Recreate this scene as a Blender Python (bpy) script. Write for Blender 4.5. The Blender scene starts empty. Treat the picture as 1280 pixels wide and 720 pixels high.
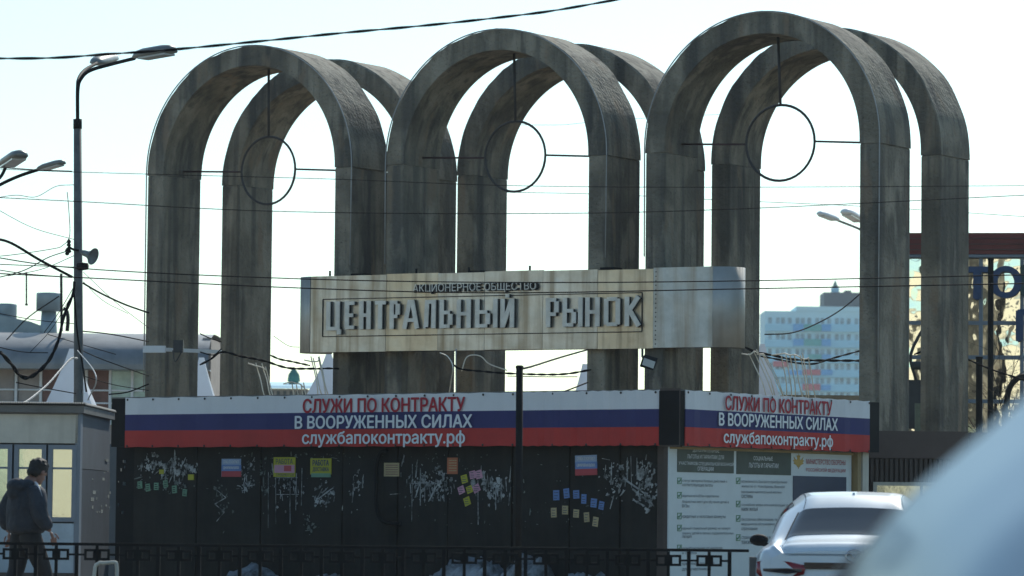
import bpy, bmesh, math, random
from mathutils import Vector, Matrix
random.seed(7)
PI = math.pi
scene = bpy.context.scene
COL = scene.collection
# ---------------------------------------------------------------- camera
F = 4800.0; YH = 635.0; ROLL = 0.010; EYE = 1.30
pitch = math.atan((YH - 360) / F)
fwd = Vector((0, math.cos(pitch), math.sin(pitch)))
up0 = Vector((0, -math.sin(pitch), math.cos(pitch)))
rt0 = Vector((1, 0, 0))
c_, s_ = math.cos(ROLL), math.sin(ROLL)
RT = rt0 * c_ + up0 * s_
UP = up0 * c_ - rt0 * s_
CAM = Vector((0, 0, EYE))
cd = bpy.data.cameras.new('camera'); cam = bpy.data.objects.new('camera', cd); COL.objects.link(cam)
cam.matrix_world = Matrix.Translation(CAM) @ Matrix((RT, UP, -fwd)).transposed().to_4x4()
cd.sensor_width = 36; cd.lens = F / 1280 * 36; cd.clip_start = 0.1; cd.clip_end = 6000
cd.dof.use_dof = True; cd.dof.focus_distance = 54; cd.dof.aperture_fstop = 4.0
scene.camera = cam
# ---------------------------------------------------------------- light
SUN_EL = math.radians(38); SUN_AZ = math.radians(17)      # azimuth measured from +Y towards +X
w = bpy.data.worlds.new('World'); scene.world = w; w.use_nodes = True
nt = w.node_tree; bg = nt.nodes['Background']
sky = nt.nodes.new('ShaderNodeTexSky'); sky.sky_type = 'NISHITA'; sky.sun_disc = False
sky.sun_elevation = SUN_EL; sky.sun_rotation = SUN_AZ; sky.dust_density = 0.7; sky.air_density = 1.0
tint = nt.nodes.new('ShaderNodeMix'); tint.data_type = 'RGBA'; tint.blend_type = 'MULTIPLY'; tint.inputs[0].default_value = 1
tint.inputs[7].default_value = (.79, .975, 1, 1); nt.links.new(sky.outputs[0], tint.inputs[6]); nt.links.new(tint.outputs[2], bg.inputs[0]); bg.inputs[1].default_value = 0.13
sd = bpy.data.lights.new('sun', 'SUN'); sun = bpy.data.objects.new('sun', sd); COL.objects.link(sun)
sd.energy = 3.2; sd.angle = math.radians(0.6); sd.color = (1, .94, .84)
sdir = Vector((math.sin(SUN_AZ) * math.cos(SUN_EL), math.cos(SUN_AZ) * math.cos(SUN_EL), math.sin(SUN_EL)))
sun.rotation_euler = sdir.to_track_quat('Z', 'Y').to_euler()
scene.view_settings.view_transform = 'Standard'; scene.view_settings.look = 'None'
scene.view_settings.exposure = 0.22; scene.view_settings.gamma = 1
scene.cycles.max_bounces = 6; scene.cycles.use_denoising = True

# ---------------------------------------------------------------- helpers
def ray(px, py):
    return (fwd + RT * ((px - 640) / F) + UP * (-(py - 360) / F))
def P(px, py, Y):                     # world point that is seen at photo pixel (px,py) at depth Y
    d = ray(px, py); return CAM + d * (Y / d.y)
def hit(px, py, p0, n):               # pixel ray against a vertical wall
    d = ray(px, py); return CAM + d * ((p0 - CAM).dot(n) / d.dot(n))
def XA(px, Y, py=600): return P(px, py, Y).x
def ZA(px, py, Y): return P(px, py, Y).z

class MB:
    def __init__(s): s.v = []; s.f = []; s.sm = []
    def add(s, vs, fs, sm=False):
        b = len(s.v); s.v += [Vector(x) for x in vs]; s.f += [tuple(b + i for i in f) for f in fs]; s.sm += [sm] * len(fs); return s
    def box(s, c, X, Y, Z):           # centre and three half-axis vectors
        c = Vector(c); X = Vector(X); Y = Vector(Y); Z = Vector(Z)
        vs = [c + X * a + Y * b + Z * d for a in (-1, 1) for b in (-1, 1) for d in (-1, 1)]
        fs = [(0, 1, 3, 2), (4, 6, 7, 5), (0, 4, 5, 1), (2, 3, 7, 6), (0, 2, 6, 4), (1, 5, 7, 3)]
        if X.cross(Y).dot(Z) < 0: fs = [f[::-1] for f in fs]
        return s.add(vs, fs)
    def abox(s, x0, x1, y0, y1, z0, z1):
        return s.box(((x0+x1)/2, (y0+y1)/2, (z0+z1)/2), (abs(x1-x0)/2, 0, 0), (0, abs(y1-y0)/2, 0), (0, 0, abs(z1-z0)/2))
    def tube(s, pts, r, n=6, cap=True, closed=False):
        pts = [Vector(p) for p in pts]; m = len(pts); rs = r if isinstance(r, (list, tuple)) else [r] * m
        vs = []; prev = None
        for i, p in enumerate(pts):
            if closed: t = pts[(i+1) % m] - pts[i-1]
            else: t = pts[min(i+1, m-1)] - pts[max(i-1, 0)]
            t.normalize()
            a = prev - t * prev.dot(t) if prev is not None else (Vector((0, 0, 1)).cross(t) if abs(t.z) < .9 else Vector((1, 0, 0)).cross(t))
            if a.length < 1e-6: a = t.orthogonal()
            a.normalize(); prev = a; b = t.cross(a)
            for k in range(n):
                q = 2 * PI * k / n; vs.append(p + (a * math.cos(q) + b * math.sin(q)) * rs[i])
        fs = []
        for i in range(m if closed else m - 1):
            for k in range(n):
                i2 = (i + 1) % m
                fs.append((i*n+k, i*n+(k+1) % n, i2*n+(k+1) % n, i2*n+k))
        if cap and not closed: fs += [tuple(range(n))[::-1], tuple(range((m-1)*n, m*n))]
        return s.add(vs, fs, True)
    def lathe(s, c, prof, n=16, axis=(0, 0, 1), sm=True):
        ax = Vector(axis).normalized(); a = ax.orthogonal().normalized(); b = ax.cross(a); c = Vector(c); vs = []
        for r, h in prof:
            for k in range(n):
                q = 2*PI*k/n; vs.append(c + ax*h + (a*math.cos(q) + b*math.sin(q))*r)
        m = len(prof)
        fs = [(i*n+k, i*n+(k+1) % n, (i+1)*n+(k+1) % n, (i+1)*n+k) for i in range(m-1) for k in range(n)]
        fs += [tuple(range(n))[::-1], tuple(range((m-1)*n, m*n))]
        return s.add(vs, fs, sm)
    def prism(s, poly, D):            # polygon of points pushed along D
        n = len(poly); D = Vector(D); poly = [Vector(p) for p in poly]
        vs = poly + [p + D for p in poly]
        fs = [tuple(range(n)), tuple(range(2*n-1, n-1, -1))] + [(i, i+n, (i+1) % n + n, (i+1) % n) for i in range(n)]
        nrm = Vector((0, 0, 0))
        for i in range(n): nrm += poly[i].cross(poly[(i+1) % n])
        if nrm.dot(D) > 0: fs = [f[::-1] for f in fs]
        return s.add(vs, fs)

def wloc(o):
    l = Vector((0, 0, 0))
    while o is not None: l = l + o.location; o = o.parent
    return l
def tag(o, label=None, cat=None, group=None, kind=None):
    if label: o['label'] = label
    if cat: o['category'] = cat
    if group: o['group'] = group
    if kind: o['kind'] = kind
    return o
def thing(name, label, cat, loc=(0, 0, 0), group=None):
    o = bpy.data.objects.new(name, None); COL.objects.link(o); o.location = loc; o.empty_display_size = .2
    return tag(o, label, cat, group)
def part(name, mb, mat, parent=None, bevel=0, label=None, kind=None):
    off = wloc(parent)
    me = bpy.data.meshes.new(name); me.from_pydata([v - off for v in mb.v], [], mb.f)
    me.materials.append(mat); me.polygons.foreach_set('use_smooth', mb.sm); me.update()
    if bevel:
        bm = bmesh.new(); bm.from_mesh(me)
        es = [e for e in bm.edges if len(e.link_faces) == 2 and e.calc_face_angle(0) > .5]
        bmesh.ops.bevel(bm, geom=es, offset=bevel, segments=1, affect='EDGES'); bm.to_mesh(me); bm.free()
    o = bpy.data.objects.new(name, me); COL.objects.link(o); o.parent = parent
    return tag(o, label, None, None, kind)
def solo(name, mb, mat, label, cat, group=None, loc=None):   # thing that is one mesh, origin at its base
    if loc is None:
        n = len(mb.v); zs = min(v.z for v in mb.v); c = sum(mb.v, Vector()) / n; loc = Vector((c.x, c.y, zs))
    me = bpy.data.meshes.new(name); me.from_pydata([v - loc for v in mb.v], [], mb.f)
    me.materials.append(mat); me.polygons.foreach_set('use_smooth', mb.sm); me.update()
    o = bpy.data.objects.new(name, me); COL.objects.link(o); o.location = loc
    return tag(o, label, cat, group)
def copy_tree(o, parent=None):
    c = o.copy(); COL.objects.link(c); c.parent = parent
    for ch in list(o.children): copy_tree(ch, c)
    return c
def cr(pts, n=8):                     # catmull-rom through points
    pts = [Vector(p) for p in pts]
    if len(pts) < 3:
        return [pts[0].lerp(pts[-1], i / n) for i in range(n + 1)]
    q = [2*pts[0]-pts[1]] + pts + [2*pts[-1]-pts[-2]]; out = []
    for i in range(1, len(q) - 2):
        for k in range(n):
            t = k / n
            out.append(.5*((2*q[i]) + (q[i+1]-q[i-1])*t + (2*q[i-1]-5*q[i]+4*q[i+1]-q[i+2])*t*t + (-q[i-1]+3*q[i]-3*q[i+1]+q[i+2])*t**3))
    return out + [pts[-1]]

# ---------------------------------------------------------------- materials
def mat(name, col, rough=.8, metal=0, var=.15, scale=3., bump=0., bscale=None, streak=None, coat=0, spec=None, emit=None, stretch=(1, 1, 1), col2=None, ramp=(.35, .7), moss=None, bdetail=5):
    m = bpy.data.materials.new(name); m.use_nodes = True; n = m.node_tree.nodes; l = m.node_tree.links; b = n['Principled BSDF']
    b.inputs['Roughness'].default_value = rough; b.inputs['Metallic'].default_value = metal
    if coat: b.inputs['Coat Weight'].default_value = coat; b.inputs['Coat Roughness'].default_value = .05
    if spec is not None: b.inputs['Specular IOR Level'].default_value = spec
    tc = n.new('ShaderNodeTexCoord'); mp = n.new('ShaderNodeMapping'); oi = n.new('ShaderNodeObjectInfo'); of = n.new('ShaderNodeMath'); of.operation = 'MULTIPLY'; of.inputs[1].default_value = 37; l.new(oi.outputs['Random'], of.inputs[0])
    ad0 = n.new('ShaderNodeVectorMath'); ad0.operation = 'ADD'; l.new(tc.outputs['Object'], ad0.inputs[0]); l.new(of.outputs[0], ad0.inputs[1]); l.new(ad0.outputs[0], mp.inputs[0]); mp.inputs['Scale'].default_value = stretch
    nz = n.new('ShaderNodeTexNoise'); nz.inputs['Scale'].default_value = scale; nz.inputs['Detail'].default_value = 8; nz.inputs['Roughness'].default_value = .65
    l.new(mp.outputs[0], nz.inputs['Vector'])
    rp = n.new('ShaderNodeValToRGB'); rp.color_ramp.elements[0].position = ramp[0]; rp.color_ramp.elements[1].position = ramp[1]
    c2 = col2 if col2 else tuple(min(1, c*(1+var)) for c in col)
    c1 = col if col2 else tuple(c*(1-var) for c in col)
    rp.color_ramp.elements[0].color = (*c1, 1); rp.color_ramp.elements[1].color = (*c2, 1)
    l.new(nz.outputs['Fac'], rp.inputs[0]); out = rp.outputs[0]
    if streak:                        # (colour, amount, scale) vertical run-off stains
        n2 = n.new('ShaderNodeTexNoise'); n2.inputs['Scale'].default_value = streak[2]; n2.inputs['Detail'].default_value = 6
        m2 = n.new('ShaderNodeMapping'); m2.inputs['Scale'].default_value = (1, 1, .06); l.new(ad0.outputs[0], m2.inputs[0]); l.new(m2.outputs[0], n2.inputs['Vector'])
        r2 = n.new('ShaderNodeMapRange'); r2.inputs[1].default_value = .48; r2.inputs[2].default_value = .66; r2.inputs[4].default_value = streak[1]
        l.new(n2.outputs['Fac'], r2.inputs[0])
        mx = n.new('ShaderNodeMix'); mx.data_type = 'RGBA'; l.new(r2.outputs[0], mx.inputs[0]); l.new(out, mx.inputs[6]); mx.inputs[7].default_value = (*streak[0], 1); out = mx.outputs[2]
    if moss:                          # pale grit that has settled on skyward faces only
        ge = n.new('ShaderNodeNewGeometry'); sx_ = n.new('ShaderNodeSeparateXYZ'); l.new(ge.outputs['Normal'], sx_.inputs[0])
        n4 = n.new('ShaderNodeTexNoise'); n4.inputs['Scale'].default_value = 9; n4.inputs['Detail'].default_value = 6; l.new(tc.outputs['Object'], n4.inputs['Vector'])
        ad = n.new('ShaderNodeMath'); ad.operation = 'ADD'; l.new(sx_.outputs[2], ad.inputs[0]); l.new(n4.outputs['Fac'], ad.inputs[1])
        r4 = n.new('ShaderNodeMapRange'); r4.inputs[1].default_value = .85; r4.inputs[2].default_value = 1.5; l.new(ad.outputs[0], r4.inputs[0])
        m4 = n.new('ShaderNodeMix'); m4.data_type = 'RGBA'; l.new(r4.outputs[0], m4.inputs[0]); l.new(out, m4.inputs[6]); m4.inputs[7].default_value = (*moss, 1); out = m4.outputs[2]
    l.new(out, b.inputs['Base Color'])
    if bump:
        nb = n.new('ShaderNodeTexNoise'); nb.inputs['Scale'].default_value = bscale or scale*8; nb.inputs['Detail'].default_value = bdetail
        l.new(tc.outputs['Object'], nb.inputs['Vector'])
        bp = n.new('ShaderNodeBump'); bp.inputs['Strength'].default_value = 1; bp.inputs['Distance'].default_value = bump
        l.new(nb.outputs['Fac'], bp.inputs['Height']); l.new(bp.outputs[0], b.inputs['Normal'])
    if emit: b.inputs['Emission Color'].default_value = (*emit[0], 1); b.inputs['Emission Strength'].default_value = emit[1]
    return m
M = {}
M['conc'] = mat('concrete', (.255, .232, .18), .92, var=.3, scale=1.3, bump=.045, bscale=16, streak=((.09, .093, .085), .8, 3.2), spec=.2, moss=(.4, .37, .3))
M['conc_top'] = mat('concrete_mossy', (.13, .125, .1), .95, col2=(.34, .32, .27), scale=14, bump=.06, bscale=30, spec=.1)
M['wire_light'] = mat('clamped_cable', (.34, .36, .36), .6)
M['rod'] = mat('painted_rod', (.05, .022, .024), .5)
M['ring'] = mat('ring_steel', (.035, .033, .034), .5)
M['sheet'] = mat('galvanised_sheet', (.44, .43, .37), .34, .75, col2=(.68, .68, .62), scale=1.6, bump=.02, bscale=2.4, streak=((.2, .15, .085), .65, 5))
M['sheet2'] = mat('galvanised_sheet_bluish', (.36, .41, .42), .4, .7, col2=(.58, .63, .63), scale=1.8, bump=.02, bscale=2.2, streak=((.24, .17, .09), .6, 4))
M['sheet3'] = mat('galvanised_sheet_warm', (.54, .47, .34), .36, .72, col2=(.68, .62, .48), scale=2.2, bump=.02, bscale=2.6, streak=((.15, .115, .08), .6, 6))
M['letter_face'] = mat('letter_face', (.66, .66, .6), .5, .35, var=.18, scale=4)
M['letter_dark'] = mat('letter_dark', (.03, .03, .03), .7)
M['black'] = mat('black_steel', (.008, .009, .01), .75, var=.3, spec=.2)
M['darkmetal'] = mat('dark_grey_metal', (.035, .038, .04), .55, var=.25)
M['post'] = mat('post_grey', (.12, .125, .12), .7, var=.25, scale=6)
M['cable'] = mat('cable_black', (.008, .008, .01), .8, spec=.1)
M['lampbody'] = mat('lamp_housing', (.2, .22, .21), .45, .3, var=.25)
M['lampglass'] = mat('lamp_glass', (.45, .47, .45), .2)
M['kiosk'] = mat('kiosk_brown_black', (.023, .024, .0225), .75, var=.3, scale=2, streak=((.035, .034, .03), .5, 6), bump=.003, bscale=9, spec=.15)
M['kbrown'] = mat('kiosk_brown', (.06, .048, .042), .6, var=.2)
M['kgrey'] = mat('kiosk_grey_panel', (.075, .095, .11), .6, var=.15, scale=2)
M['fascia'] = mat('fascia_offwhite', (.52, .52, .45), .7, var=.1, streak=((.3, .29, .24), .4, 6))
M['roofgrey'] = mat('roof_sheet', (.14, .145, .14), .6, .3)
M['wht'] = mat('banner_white', (.64, .68, .70), .8, var=.04, scale=2, bump=.03, bscale=1.6, bdetail=2, streak=((.3, .32, .33), .1, 3))
M['blu'] = mat('banner_blue', (.028, .032, .13), .8, var=.12, scale=2, bump=.03, bscale=1.6, bdetail=2)
M['red'] = mat('banner_red', (.42, .036, .03), .8, var=.12, scale=2, bump=.03, bscale=1.6, bdetail=2)
M['txt_red'] = mat('letters_red', (.35, .02, .035), .8, var=.05)
M['txt_wht'] = mat('letters_white', (.66, .72, .75), .5, var=.04)
M['poster'] = mat('poster_vinyl', (.52, .6, .62), .5, var=.04, bump=.01, bscale=2)
M['dgreen'] = mat('poster_green', (.024, .045, .035), .5, var=.3, scale=5)
M['navy'] = mat('poster_navy', (.02, .035, .075), .5, var=.15)
M['txt_dark'] = mat('letters_dark', (.06, .08, .1), .6)
M['txt_green'] = mat('tick_green', (.05, .2, .08), .6)
M['gold'] = mat('emblem_gold', (.4, .28, .06), .5)
M['ypost'] = mat('yellow_trim', (.28, .22, .11), .6)
M['paper'] = mat('torn_paper', (.42, .45, .45), .9, col2=(.62, .64, .62), scale=20)
M['paper_y'] = mat('paper_yellow', (.42, .42, .04), .8, var=.1)
M['paper_b'] = mat('paper_blue', (.13, .24, .5), .8, var=.1)
M['paper_lb'] = mat('paper_pale_blue', (.3, .42, .6), .8, var=.1)
M['paper_r'] = mat('paper_red', (.42, .07, .08), .8, var=.1)
M['paper_o'] = mat('paper_orange', (.4, .14, .07), .8, var=.1)
M['paper_t'] = mat('paper_tan', (.42, .36, .2), .8, var=.15)
M['paper_g'] = mat('paper_green', (.16, .32, .22), .8, var=.15)
M['paper_p'] = mat('paper_pink', (.55, .3, .4), .8, var=.15)
M['winframe'] = mat('grey_window_frame', (.16, .2, .24), .5, var=.08)
M['mirror'] = mat('window_glass', (.5, .53, .46), .05, .9, var=.03, bump=.0018, bscale=1.6)
M['wavyglass'] = mat('wavy_film_glass', (.93, .9, .76), .03, 1., var=.02, bump=.03, bscale=1.0, bdetail=2.5)
M['maroon'] = mat('maroon_cladding', (.15, .028, .022), .6, var=.2, scale=2)
M['mullion'] = mat('mullion', (.16, .2, .24), .5)
M['blueletter'] = mat('blue_letter', (.01, .05, .14), .45, var=.2, scale=8)
M['greenletter'] = mat('dark_green_letter', (.01, .05, .05), .45)
M['white'] = mat('white_plastic', (.7, .74, .76), .5, var=.05)
M['tent'] = mat('tent_fabric', (.72, .76, .8), .7, var=.06)
M['barrel'] = mat('barrel_roof_metal', (.25, .26, .26), .5, .4, var=.25, scale=.6, streak=((.1, .12, .13), .4, 2))
M['tank'] = mat('tank_galv', (.3, .36, .38), .5, .4, var=.15, scale=2)
M['brick'] = mat('brown_wall', (.2, .11, .09), .85, var=.25)
M['beige'] = mat('beige_wall', (.34, .3, .27), .85, var=.15)
M['apt'] = mat('apartment_pale', (.58, .84, .9), .9, var=.04, scale=.2)
M['apt2'] = mat('apartment_band', (.36, .7, .85), .9, var=.05, scale=.2)
M['aptblue'] = mat('panel_sky_blue', (.1, .4, .75), .9)
M['aptgreen'] = mat('panel_green', (.08, .42, .4), .9)
M['aptred'] = mat('panel_red', (.6, .1, .12), .9)
M['aptwin'] = mat('apartment_window', (.22, .34, .38), .3, var=.6, scale=.5)
M['aptdark'] = mat('rooftop_block', (.03, .06, .08), .8)
M['spire'] = mat('spire_green', (.06, .2, .17), .7)
M['asphalt'] = mat('asphalt', (.05, .05, .052), .9, var=.2, scale=8, bump=.01, bscale=60)
M['paving'] = mat('paving', (.3, .27, .23), .9, var=.15, scale=4)
M['kerb'] = mat('kerb_stone', (.3, .3, .29), .9)
M['dirt'] = mat('bare_ground', (.28, .24, .18), .95, var=.2, scale=.3)
M['snow'] = mat('dirty_snow', (.05, .055, .055), .9, col2=(.36, .41, .44), scale=5, bump=.03, bscale=14)
M['skin'] = mat('skin', (.22, .12, .09), .55, var=.08)
M['hair'] = mat('dark_hair', (.012, .011, .01), .7, var=.3, scale=40, bump=.01, bscale=90)
M['jacket'] = mat('navy_jacket', (.032, .039, .05), .75, var=.3, scale=7, bump=.035, bscale=7, spec=.25)
M['stripe'] = mat('pale_stripe', (.55, .56, .56), .7)  # pale colour for the painted sun highlight on the jacket
M['trouser'] = mat('dark_trousers', (.014, .015, .017), .85, var=.2, bump=.01, bscale=9)
M['shoe'] = mat('black_shoe', (.02, .02, .02), .5)
M['paint_w'] = mat('car_paint_white', (.62, .70, .74), .35, var=.03, scale=5, coat=.6, spec=.4)
M['paint_s'] = mat('car_paint_silver_blue', (.07, .16, .24), .36, .0, var=.02, scale=3, coat=.2, spec=.5)
M['carglass'] = mat('car_glass', (.018, .022, .026), .05, var=.02, spec=.75)
M['tyre'] = mat('tyre', (.02, .02, .02), .9)
M['rim'] = mat('rim', (.45, .46, .47), .35, .8)
M['tail'] = mat('tail_lamp_red', (.25, .012, .015), .15, var=.1, spec=.8)
M['tail_dark'] = mat('tail_trim_dark', (.02, .015, .018), .2)
M['chrome'] = mat('chrome', (.55, .57, .6), .15, 1)
M['cream'] = mat('cream_render', (.82, .72, .5), .9, var=.08, scale=.4)
M['cream2'] = mat('pale_cream_render', (.86, .8, .62), .9, var=.08, scale=.4)
M['darkwin'] = mat('far_window', (.05, .06, .07), .2)
M['treebark'] = mat('bark', (.05, .04, .035), .95)
M['yellowpipe'] = mat('string_light_wire', (.8, .74, .6), .6)

def weather(m):                       # large dark patches, pits and casting joints over the base concrete
    n = m.node_tree.nodes; l = m.node_tree.links; b = n['Principled BSDF']; src = b.inputs['Base Color'].links[0].from_socket
    ad0 = [q for q in n if q.type == 'VECT_MATH'][0]; out = src
    def layer(scale, det, lo, hi, col, amt, stretch=(1, 1, 1), dist=0):
        nonlocal out
        mp = n.new('ShaderNodeMapping'); mp.inputs['Scale'].default_value = stretch; l.new(ad0.outputs[0], mp.inputs[0])
        z = n.new('ShaderNodeTexNoise'); z.inputs['Scale'].default_value = scale; z.inputs['Detail'].default_value = det; z.inputs['Distortion'].default_value = dist; l.new(mp.outputs[0], z.inputs['Vector'])
        r = n.new('ShaderNodeMapRange'); r.inputs[1].default_value = lo; r.inputs[2].default_value = hi; r.inputs[4].default_value = amt; l.new(z.outputs['Fac'], r.inputs[0])
        x = n.new('ShaderNodeMix'); x.data_type = 'RGBA'; l.new(r.outputs[0], x.inputs[0]); l.new(out, x.inputs[6]); x.inputs[7].default_value = (*col, 1); out = x.outputs[2]
    layer(.8, 7, .48, .62, (.095, .09, .076), .65, dist=.6)
    layer(2.6, 8, .55, .63, (.36, .33, .26), .55, (1, 1, .35))
    layer(5, 6, .52, .66, (.06, .062, .06), .6, (1, 1, .05), .3)
    layer(34, 3, .63, .7, (.05, .05, .05), .6)
    layer(3.0, 8, .60, .66, (.26, .2, .14), .6, (1, 1, .2))
    l.new(out, b.inputs['Base Color'])
weather(M['conc'])
def translucent(m, amt):              # thin cloth that lets sunlight glow through
    n = m.node_tree.nodes; l = m.node_tree.links; tr_ = n.new('ShaderNodeBsdfTranslucent'); mx = n.new('ShaderNodeMixShader')
    tr_.inputs[0].default_value = (.78, .82, .86, 1); mx.inputs[0].default_value = amt
    l.new(n['Principled BSDF'].outputs[0], mx.inputs[1]); l.new(tr_.outputs[0], mx.inputs[2]); l.new(mx.outputs[0], n['Material Output'].inputs[0])
translucent(M['tent'], .45)
# ---------------------------------------------------------------- text
from mathutils.geometry import delaunay_2d_cdt
_tc = {}
def text_mesh(body, bold=0.0, extrude=0.0):
    """outline loops of the lettering, each contour filled on its own so that overlapping strokes stay solid"""
    k = (body, extrude)
    if k in _tc: return _tc[k]
    cu = bpy.data.curves.new('letters', 'FONT'); cu.body = body; cu.fill_mode = 'NONE'; cu.resolution_u = 2
    ob = bpy.data.objects.new('letters', cu); COL.objects.link(ob)
    dg = bpy.context.evaluated_depsgraph_get(); me = bpy.data.meshes.new_from_object(ob.evaluated_get(dg))
    nb = {}
    for e in me.edges:
        a, b = e.vertices; nb.setdefault(a, []).append(b); nb.setdefault(b, []).append(a)
    co = [v.co.copy() for v in me.vertices]; seen = set(); loops = []
    for a0, b0 in [tuple(e.vertices) for e in me.edges]:
        if a0 in seen: continue
        lp_ = [a0]; seen.add(a0); p, c = a0, b0
        while c != a0 and c not in seen:
            lp_.append(c); seen.add(c); nx = [q for q in nb[c] if q != p]
            if not nx: break
            p, c = c, nx[0]
        if len(lp_) > 2: loops.append([co[i] for i in lp_])
    bpy.data.objects.remove(ob); bpy.data.curves.remove(cu); bpy.data.meshes.remove(me)
    vs, fs = [], []; flat = [p for L in loops for p in L]; ed = []; st = 0
    for L in loops: ed += [(st+i, st+(i+1) % len(L)) for i in range(len(L))]; st += len(L)
    cv, _, cf, _, _, _ = delaunay_2d_cdt([Vector((p.x, p.y)) for p in flat], ed, [], 0, 1e-5)
    def wind(x, y):
        n = 0
        for L in loops:
            for i in range(len(L)):
                a, b = L[i-1], L[i]
                if (a.y <= y) != (b.y <= y):
                    if x < a.x+(y-a.y)/(b.y-a.y)*(b.x-a.x): n += 1 if b.y > a.y else -1
        return n
    vs = [Vector((p.x, p.y, 1)) for p in cv]
    for f in cf:
        c = sum((cv[i] for i in f), Vector((0, 0)))/len(f)
        if wind(c.x, c.y):
            a_, b_, c_2 = [cv[q] for q in f[:3]]
            fs.append(tuple(f) if (b_-a_).cross(c_2-a_) > 0 else tuple(f)[::-1])
    if extrude:
        for L in loops:
            b = len(vs); m = len(L); vs += [Vector((p.x, p.y, 1)) for p in L]+[Vector((p.x, p.y, -1)) for p in L]
            for q in range(m): fs.append((b+q, b+(q+1) % m, b+m+(q+1) % m, b+m+q))
    _tc[k] = (vs, fs); return vs, fs
def text(name, body, O, R, x0, x1, z0, z1, out, m, parent, bold=.012, depth=0.0, label=None):
    """flat lettering on the vertical plane through O with right vector R; x along R, z absolute heights"""
    vs, fs = text_mesh(body, 0.0, 1.0 if depth else 0.0)
    ax, bx = min(v.x for v in vs), max(v.x for v in vs); ay, by = min(v.y for v in vs), max(v.y for v in vs)
    R = Vector(R).normalized(); N = R.cross(Vector((0, 0, 1)))   # faces the viewer
    iv = sorted((min(vs[i].x for i in f), max(vs[i].x for i in f)) for f in fs); gaps = []; hi = iv[0][1]
    for a_, b_ in iv:
        if a_-hi > .19*(1 if len(body) > 3 else 9): gaps.append((a_+hi)/2)
        hi = max(hi, b_)
    if gaps and not depth:
        res = None; bounds = [-1e9]+gaps+[1e9]
        for lo_, hi_ in zip(bounds[:-1], bounds[1:]):
            sub = [f for f in fs if lo_ < vs[f[0]].x < hi_]; m_b = MB(); e = bold/(by-ay)*(z1-z0)
            for k, (dx, dz) in enumerate([(0, 0)] + ([(-e, 0), (e, 0), (0, e*.6), (0, -e*.6)] if bold > .012 else [])):
                idx = sorted({i for f in sub for i in f}); mp_ = {i: q for q, i in enumerate(idx)}; V = []
                for i in idx:
                    v = vs[i]; p = Vector(O) + R*(x0+(v.x-ax)/(bx-ax)*(x1-x0)+dx); p.z = z0+(v.y-ay)/(by-ay)*(z1-z0)+dz; V.append(p + N*(out + k*.0006))
                m_b.add(V, [tuple(mp_[i] for i in f) for f in sub])
            res = part(name, m_b, m, parent, label=label)
        return res
    mb = MB(); e = bold/(by-ay)*(z1-z0)
    for k, (dx, dz) in enumerate([(0, 0)] + ([(-e, 0), (e, 0), (0, e*.6), (0, -e*.6)] if bold > .012 else [])):
        V = []
        for v in vs:
            p = Vector(O) + R*(x0+(v.x-ax)/(bx-ax)*(x1-x0)+dx); p.z = z0+(v.y-ay)/(by-ay)*(z1-z0)+dz
            V.append(p + N*(out + k*.0006 + (depth*(v.z+1)/2 if depth else 0)))
        mb.add(V, fs)
    return part(name, mb, m, parent, label=label)

class Wall:
    """a vertical wall plane: O, R (to the right), N (towards viewer)"""
    def __init__(s, O, R): s.O = Vector(O); s.R = Vector(R).normalized(); s.N = s.R.cross(Vector((0, 0, 1)))
    def px(s, x, y, out=0): q = hit(x, y, s.O + s.N*out, s.N); d = q - s.O; return d.dot(s.R), q.z
    def at(s, x, z, out=0): p = s.O + s.R*x + s.N*out; return Vector((p.x, p.y, z))
    def box(s, mb, x0, x1, z0, z1, o0, o1):
        return mb.box(s.at((x0+x1)/2, (z0+z1)/2, (o0+o1)/2), s.R*((x1-x0)/2), s.N*((o1-o0)/2), (0, 0, (z1-z0)/2))
    def poly(s, mb, pts, o0, o1): return mb.prism([s.at(x, z, o0) for x, z in pts], s.N*(o1-o0))
    def text(s, name, body, x0, x1, z0, z1, out, m, parent, **k): return text(name, body, s.O, s.R, x0, x1, z0, z1, out, m, parent, **k)

# ================================================================ SETTING
def struct(name, mb, m, label=None):
    o = part(name, mb, m); o['kind'] = 'structure'
    if label: o['label'] = label
    return o
struct('ground', MB().abox(-3000, 3000, -3000, 3000, -.6, 0), M['dirt'])
struct('road', MB().abox(-300, 300, -12, 37.0, .001, .004), M['asphalt'])
mk = MB()
for y in (8, 16, 24): mk.abox(-200, 200, y, y+.12, .005, .008)
struct('lane_marking', mk, M['white'])
struct('pavement', MB().abox(-120, 2.28, 37.12, 57.5, 0, .13), M['paving'])
struct('kerb', MB().abox(-120, 2.40, 36.98, 37.118, 0, .15), M['kerb'])

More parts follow.
